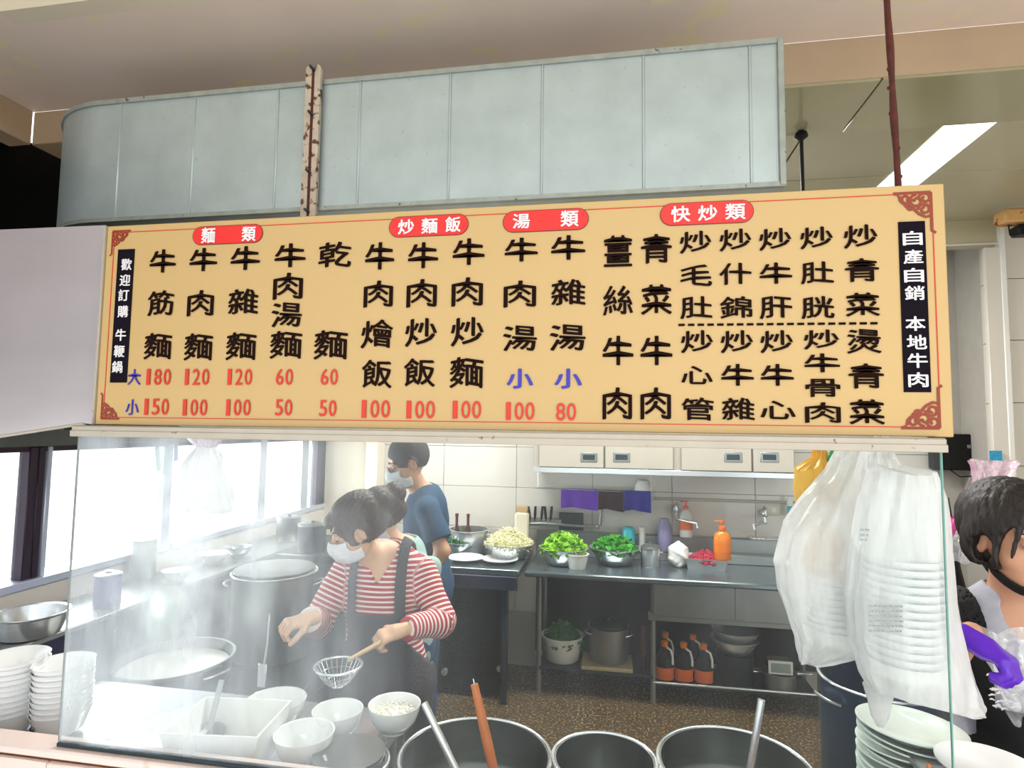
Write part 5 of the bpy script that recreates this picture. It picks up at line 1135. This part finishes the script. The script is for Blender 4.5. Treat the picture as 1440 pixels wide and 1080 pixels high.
# ================================================================== hanging bags by the glass
def loft(rings, n=56, fold=.006, nf=11, seed=0.):
    """rings: (cx, cy, z, rx, ry); a gathered plastic bag, closed at the bottom"""
    mb = MB(); vs = []; fs = []; m = len(rings)
    for j, (cx, cy, z, rx, ry) in enumerate(rings):
        for i in range(n):
            a = 2*PI*i/n; f_ = 1+fold/max(rx, .02)*(math.sin(nf*a+seed+j*.13)+.6*math.sin((nf*2+1)*a+seed*2+j*.4))*.6
            vs.append((cx+rx*f_*math.cos(a), cy+ry*f_*math.sin(a), z+.004*math.sin(3*a+seed)))
    for j in range(m-1):
        for i in range(n): k = (i+1) % n; fs.append((j*n+i, (j+1)*n+i, (j+1)*n+k, j*n+k))
    fs.append(tuple((m-1)*n+i for i in range(n)))
    return mb.add(vs, fs)
def bagrings(rows, Y):
    out = []
    R_ = []
    for (yl, xl, xr_) in rows:
        a = at(xl, yl, Y); b = at(xr_, yl, Y); R_.append(((a[0]+b[0])/2, (a[2]+b[2])/2, abs(b[0]-a[0])/2))
    for i in range(len(R_)-1):
        for k in range(5):
            t_ = k/5; s_ = t_*t_*(3-2*t_)*.5+t_*.5; c = [R_[i][q]+(R_[i+1][q]-R_[i][q])*s_ for q in range(3)]; out.append((c[0], Y, c[1], c[2], min(c[2], .02+c[2]*.5)))
    c = R_[-1]; out.append((c[0], Y, c[1], c[2], min(c[2], .02+c[2]*.45))); return out
YG = 1.40
hr = thing('hanging_rail', 'steel bag rail just behind the top edge of the glass', 'rail', (0, 1.42, 1.672))
for y in (1.42, 1.62): wpart('rail', MB().tube([(-1.15, y, 1.672), (.62, y, 1.672)], .006, 10), 'steel', hr)
for x in (-1.1, .58): wpart('bracket', MB().box((x, 1.425, 1.682), (.02, .41, .012), .002), 'steel_dull', hr)
rows = [(608, 1196, 1226), (632, 1178, 1236), (660, 1165, 1232), (700, 1130, 1246), (740, 1102, 1252), (790, 1090, 1258), (830, 1096, 1262), (870, 1110, 1262), (900, 1120, 1246), (918, 1124, 1195), (932, 1128, 1150)]
t = thing('plastic_bag', 'big white plastic bag hanging behind the glass, left one with bulging side', 'bag', tuple(at(1200, 640, YG+.05)), 0, 'white bags hung behind the glass')
wpart('bag', loft(bagrings(rows, YG+.09), seed=1.), 'bag_white', t)
rows = [(606, 1232, 1246), (634, 1226, 1252), (655, 1222, 1262), (664, 1222, 1312), (700, 1210, 1326), (760, 1200, 1332), (840, 1192, 1338), (900, 1196, 1352), (950, 1212, 1366), (975, 1226, 1374), (990, 1300, 1380), (1004, 1366, 1384)]
t = thing('plastic_bag', 'long white plastic bag hanging on the right, reaching past the glass edge', 'bag', tuple(at(1240, 634, YG)), 0, 'white bags hung behind the glass')
wpart('bag', loft(bagrings(rows, YG-.06), seed=2.3, nf=9), 'bag_white', t)
c = at(1237, 1000, YG-.02); wpart('bag_corner', MB().lathe([(.006, -.03), (.016, -.012), (.022, .02), (.03, .05)], tuple(c), 16), 'bag_white', t)
c = at(1243, 633, 1.33); t = thing('hook', 'bent wire hook at the top of the hanging bags', 'hook', tuple(c)); mb = MB(); mb.tube([c+(.012*math.cos(a), 0, .012*math.sin(a)) for a in np.linspace(-2.2, 2.2, 12)]+[c+(-.006, 0, .03)], .0018, 6); wpart('wire', mb, 'steel', t)
# paper bowls stacked inside the left bag
me = MB().lathe([(.05, 0), (.052, .003), (.066, .032), (.069, .033), (.069, .036), (.063, .034), (.05, .004), (0, .004)], n=32).mesh('takeaway_bowl', 'porcelain'); c = at(1178, 905, YG+.09)
for k in range(9):
    o = link('takeaway_bowl', me, None, (c[0], c[1], c[2]+.002+.0145*(8-k))); tag(o, '%s white takeaway bowl in the stack inside the left hanging bag' % ORD[k], 'bowl', 'takeaway bowls inside the left hanging bag')
c = at(1150, 770, YG+.09); single('paper_packet', 'orange-tinted paper packet showing through the left hanging bag', 'packet', MB().box((c[0]+.012, YG+.09, c[2]-.01), (.075, .05, .11), .02, rot=(0, .35, 0)), 'yellow_box')
# second pack in the right bag
me2 = MB().lathe([(.055, 0), (.057, .003), (.072, .03), (.075, .032), (.068, .031), (.055, .004), (0, .004)], n=32).mesh('takeaway_bowl', 'porcelain'); c = at(1265, 950, YG-.06)
for k in range(14):
    o = link('takeaway_bowl', me2, None, (c[0]+.012, c[1], c[2]+.004+.0155*(13-k))); tag(o, '%s white takeaway bowl in the stack inside the right hanging bag' % ORD[k], 'bowl', 'takeaway bowls inside the right hanging bag')
# printed marks on the bag (small recycling text blocks)
def marks(px, py, w, rows_, lb):
    mb = MB()
    for j in range(rows_):
        x = 0
        while x < w:
            l_ = rng.uniform(2, 6); a = at(px+x+l_/2, py+j*7+x*.02, YG-.06-.072); mb.box(tuple(a), (l_*.0014, .0006, .0035)); x += l_+2
    single('printed_text', lb, 'print', mb, 'steel_dull')
marks(1210, 745, 10, 3, 'small grey printed mark high on the right hanging bag'); marks(1222, 852, 44, 6, 'faint grey lines of print low on the right hanging bag')
# yellow and green bags behind
t = thing('plastic_bag', 'yellow plastic bag hanging behind the white ones', 'bag', tuple(at(1150, 640, 1.62))); wpart('bag', loft(bagrings([(600, 1148, 1156), (628, 1146, 1160), (645, 1142, 1164), (660, 1120, 1176), (690, 1119, 1180), (712, 1122, 1150)], 1.62), fold=.006, seed=.5), 'yellow_bag', t)
t = thing('plastic_bag', 'small bright green bag beside the yellow one', 'bag', tuple(at(1173, 650, 1.60))); wpart('bag', loft(bagrings([(600, 1170, 1173), (636, 1168, 1176), (645, 1165, 1180), (655, 1164, 1178)], 1.60), fold=.003, seed=.9), 'green_bag', t)
# left hanging bag, pale with a pink knot
t = thing('plastic_bag', 'pale translucent bag with pink knot hanging behind the left of the glass', 'bag', tuple(at(295, 612, 1.5))); wpart('bag', loft(bagrings([(612, 266, 306), (628, 280, 300), (650, 262, 312), (690, 258, 322), (718, 266, 326)], 1.5), seed=.2, fold=.004), 'bag_white', t)
wpart('knot', loft(bagrings([(590, 290, 300), (606, 280, 308), (616, 276, 312), (628, 282, 302)], 1.49), seed=.7, fold=.004), 'bag_pink', t)
# ================================================================== right side things
a = at(1325, 610, 4.2); b = at(1389, 662, 4.2)
t = thing('television', 'black flat box on the wall to the right of the sign', 'television', ((a[0]+b[0])/2+.02, 4.2, b[2])); w = b[0]-a[0]+.10; h = a[2]-b[2]
part('casing', MB().box((-.04, 0, h/2), (w, .08, h), .008), 'black_paint', t); part('badge', MB().box((-.01, -.043, h*.66), (.035, .004, .022), .001), 'steel_dull', t); part('indicator', MB().lathe([(.014, 0), (.012, .012), (0, .014)], (.07, -.04, h*.62), 14, rot=(PI/2, 0, 0)), 'green_bag', t)
part('cable', MB().tube([(-.12, -.03, 0), (-.07, -.035, -.04), (-.0, -.03, -.035), (.045, -.03, -.02), (.055, -.03, -.09)], .004, 6), 'black_paint', t)
c = at(1400, 642, YR-.01); t = thing('sticker', 'small blue-green square notice stuck on the white post', 'sticker', (c[0], YR-.03, c[2])); part('print', MB().box((-.01, 0, 0), (.062, .004, .066)), 'sticker_blue', t)
c = at(1395, 600, YR); struct('trim_9', MB().box((xr-.03, YR-.005, 1.4), (.10, .03, 2.7), .003), 'white_tile')
c = at(1425, 306, 3.5); t = thing('conduit_box', 'rust-stained yellowish box high on the right tiled wall', 'box', tuple(c)); part('box', MB().box((.03, 0, 0), (.20, .1, .075), .01), 'yellow_box', t)
t = thing('wall_camera', 'small black device on a wire bracket under the yellowish box', 'camera', tuple(at(1432, 325, 3.5))); part('housing', MB().box((.02, 0, .0), (.08, .08, .055), .008), 'black_paint', t); part('bracket', MB().tube([(-.06, 0, .05), (-.045, 0, .04), (-.04, 0, -.02), (-.02, 0, -.02)], .004, 6), 'black_paint', t)
t = thing('plastic_bag', 'transparent bag with pink print hanging behind the woman at the right', 'bag', tuple(at(1395, 650, 2.2))); wpart('bag', loft(bagrings([(648, 1366, 1428), (660, 1372, 1422), (680, 1374, 1412), (710, 1368, 1414), (735, 1368, 1412)], 2.2), seed=1.1, fold=.010, nf=9), 'bag_pink', t)
t = thing('plastic_bag', 'bright pink bag lower down behind the woman at the right', 'bag', tuple(at(1350, 735, 2.1))); wpart('bag', loft(bagrings([(728, 1340, 1368), (740, 1336, 1376), (752, 1338, 1366)], 2.1), seed=2.1, fold=.006, nf=7), 'pink_bag', t)
t = thing('plastic_bag', 'clear crumpled bag under the bright pink one', 'bag', tuple(at(1352, 770, 2.05))); wpart('bag', loft(bagrings([(745, 1350, 1378), (765, 1338, 1372), (790, 1340, 1364)], 2.05), seed=3.1, fold=.006, nf=7), 'bag_clear', t)
single('folded_stand', 'dark folded stand leaning behind the bags at the right', 'stand', MB().tube([tuple(at(1328, 700, 2.3)), tuple(at(1345, 800, 2.3)), (1.42, 2.3, 0)], .014, 8), 'black_paint')
# clear bag that the gloved hand holds
def sheetbag():
    mb = MB(); n, m = 26, 18; vs = []; fs = []
    A_, B_, C2, D_ = at(1362, 885, 1.44), at(1475, 888, 1.42), at(1490, 1020, 1.42), at(1425, 1015, 1.44)
    for s_ in (0, 1):
        for j in range(m+1):
            for i in range(n+1):
                u, v = i/n, j/m; p = (A_*(1-u)+B_*u)*(1-v)+(D_*(1-u)+C2*u)*v; o = .018*math.sin(PI*u)*math.sin(PI*min(v*1.2, 1))*(1 if s_ else -1)
                p = p+np.array((0, o+.006*math.sin(u*17+v*9)+.005*math.sin(v*23-u*8), .008*math.sin(u*12+v*4))); vs.append(p)
    for s_ in (0, 1):
        for j in range(m):
            for i in range(n): a_ = s_*(n+1)*(m+1)+j*(n+1)+i; fs.append((a_, a_+1, a_+n+2, a_+n+1))
    return mb.add(vs, fs)
single('plastic_bag', 'clear plastic bag held open over the purple glove', 'bag', sheetbag(), 'bag_clear')
# white brush strokes printed on the black apron
def strokes():
    mb = MB()
    for k in range(34):
        px = 1385+rng.uniform(0, 42); py = 955+rng.uniform(-10, 40)+(px-1385)*.25; a_ = rng.uniform(-.5, .9); l_ = rng.uniform(5, 11)
        p = at(px, py, 1.57); q = at(px+l_*math.cos(a_), py+l_*math.sin(a_)*.8, 1.57); mb.tube([p, (p+q)/2+(0, 0, .002), q], [.0012, .0022, .001], 6)
    return mb
single('apron_print', 'white brush-stroke lettering on a black cloth beside the purple glove', 'print', strokes(), 'ink_white')
# steam over the hot vessels
def steam(c, r, h, lb, dens):
    m = bpy.data.materials.new('steam'); m.use_nodes = True; N = m.node_tree.nodes; L = m.node_tree.links; N.remove(N['Principled BSDF'])
    v = N.new('ShaderNodeVolumeScatter'); v.inputs[0].default_value = (1, 1, 1, 1); v.inputs['Anisotropy'].default_value = .2; tc = N.new('ShaderNodeTexCoord'); nz = N.new('ShaderNodeTexNoise'); nz.inputs['Scale'].default_value = 9; nz.inputs['Detail'].default_value = 3
    rp = N.new('ShaderNodeMapRange'); rp.inputs[1].default_value = .4; rp.inputs[2].default_value = .7; rp.inputs[4].default_value = dens; L.new(tc.outputs['Object'], nz.inputs['Vector']); L.new(nz.outputs[0], rp.inputs[0]); L.new(rp.outputs[0], v.inputs['Density']); L.new(v.outputs[0], N['Material Output'].inputs['Volume'])
    mb = MB(); mb.lathe([(r*.75, 0), (r*.95, h*.1), (r*1.0, h*.3), (r*.8, h*.7), (r*.3, h*.97), (0, h)], tuple(c), 24)
    return single('steam', lb, 'steam', mb, m, kind='stuff')
c = atz(246, 923, .84); steam((c[0], c[1], .845), .2, .55, 'white steam rising from the wide pan', 3.2)
c = atz(387, 803, 1.05); steam((c[0], c[1], 1.055), .17, .30, 'white steam rising from the tall stockpot beside the woman', 2.2)
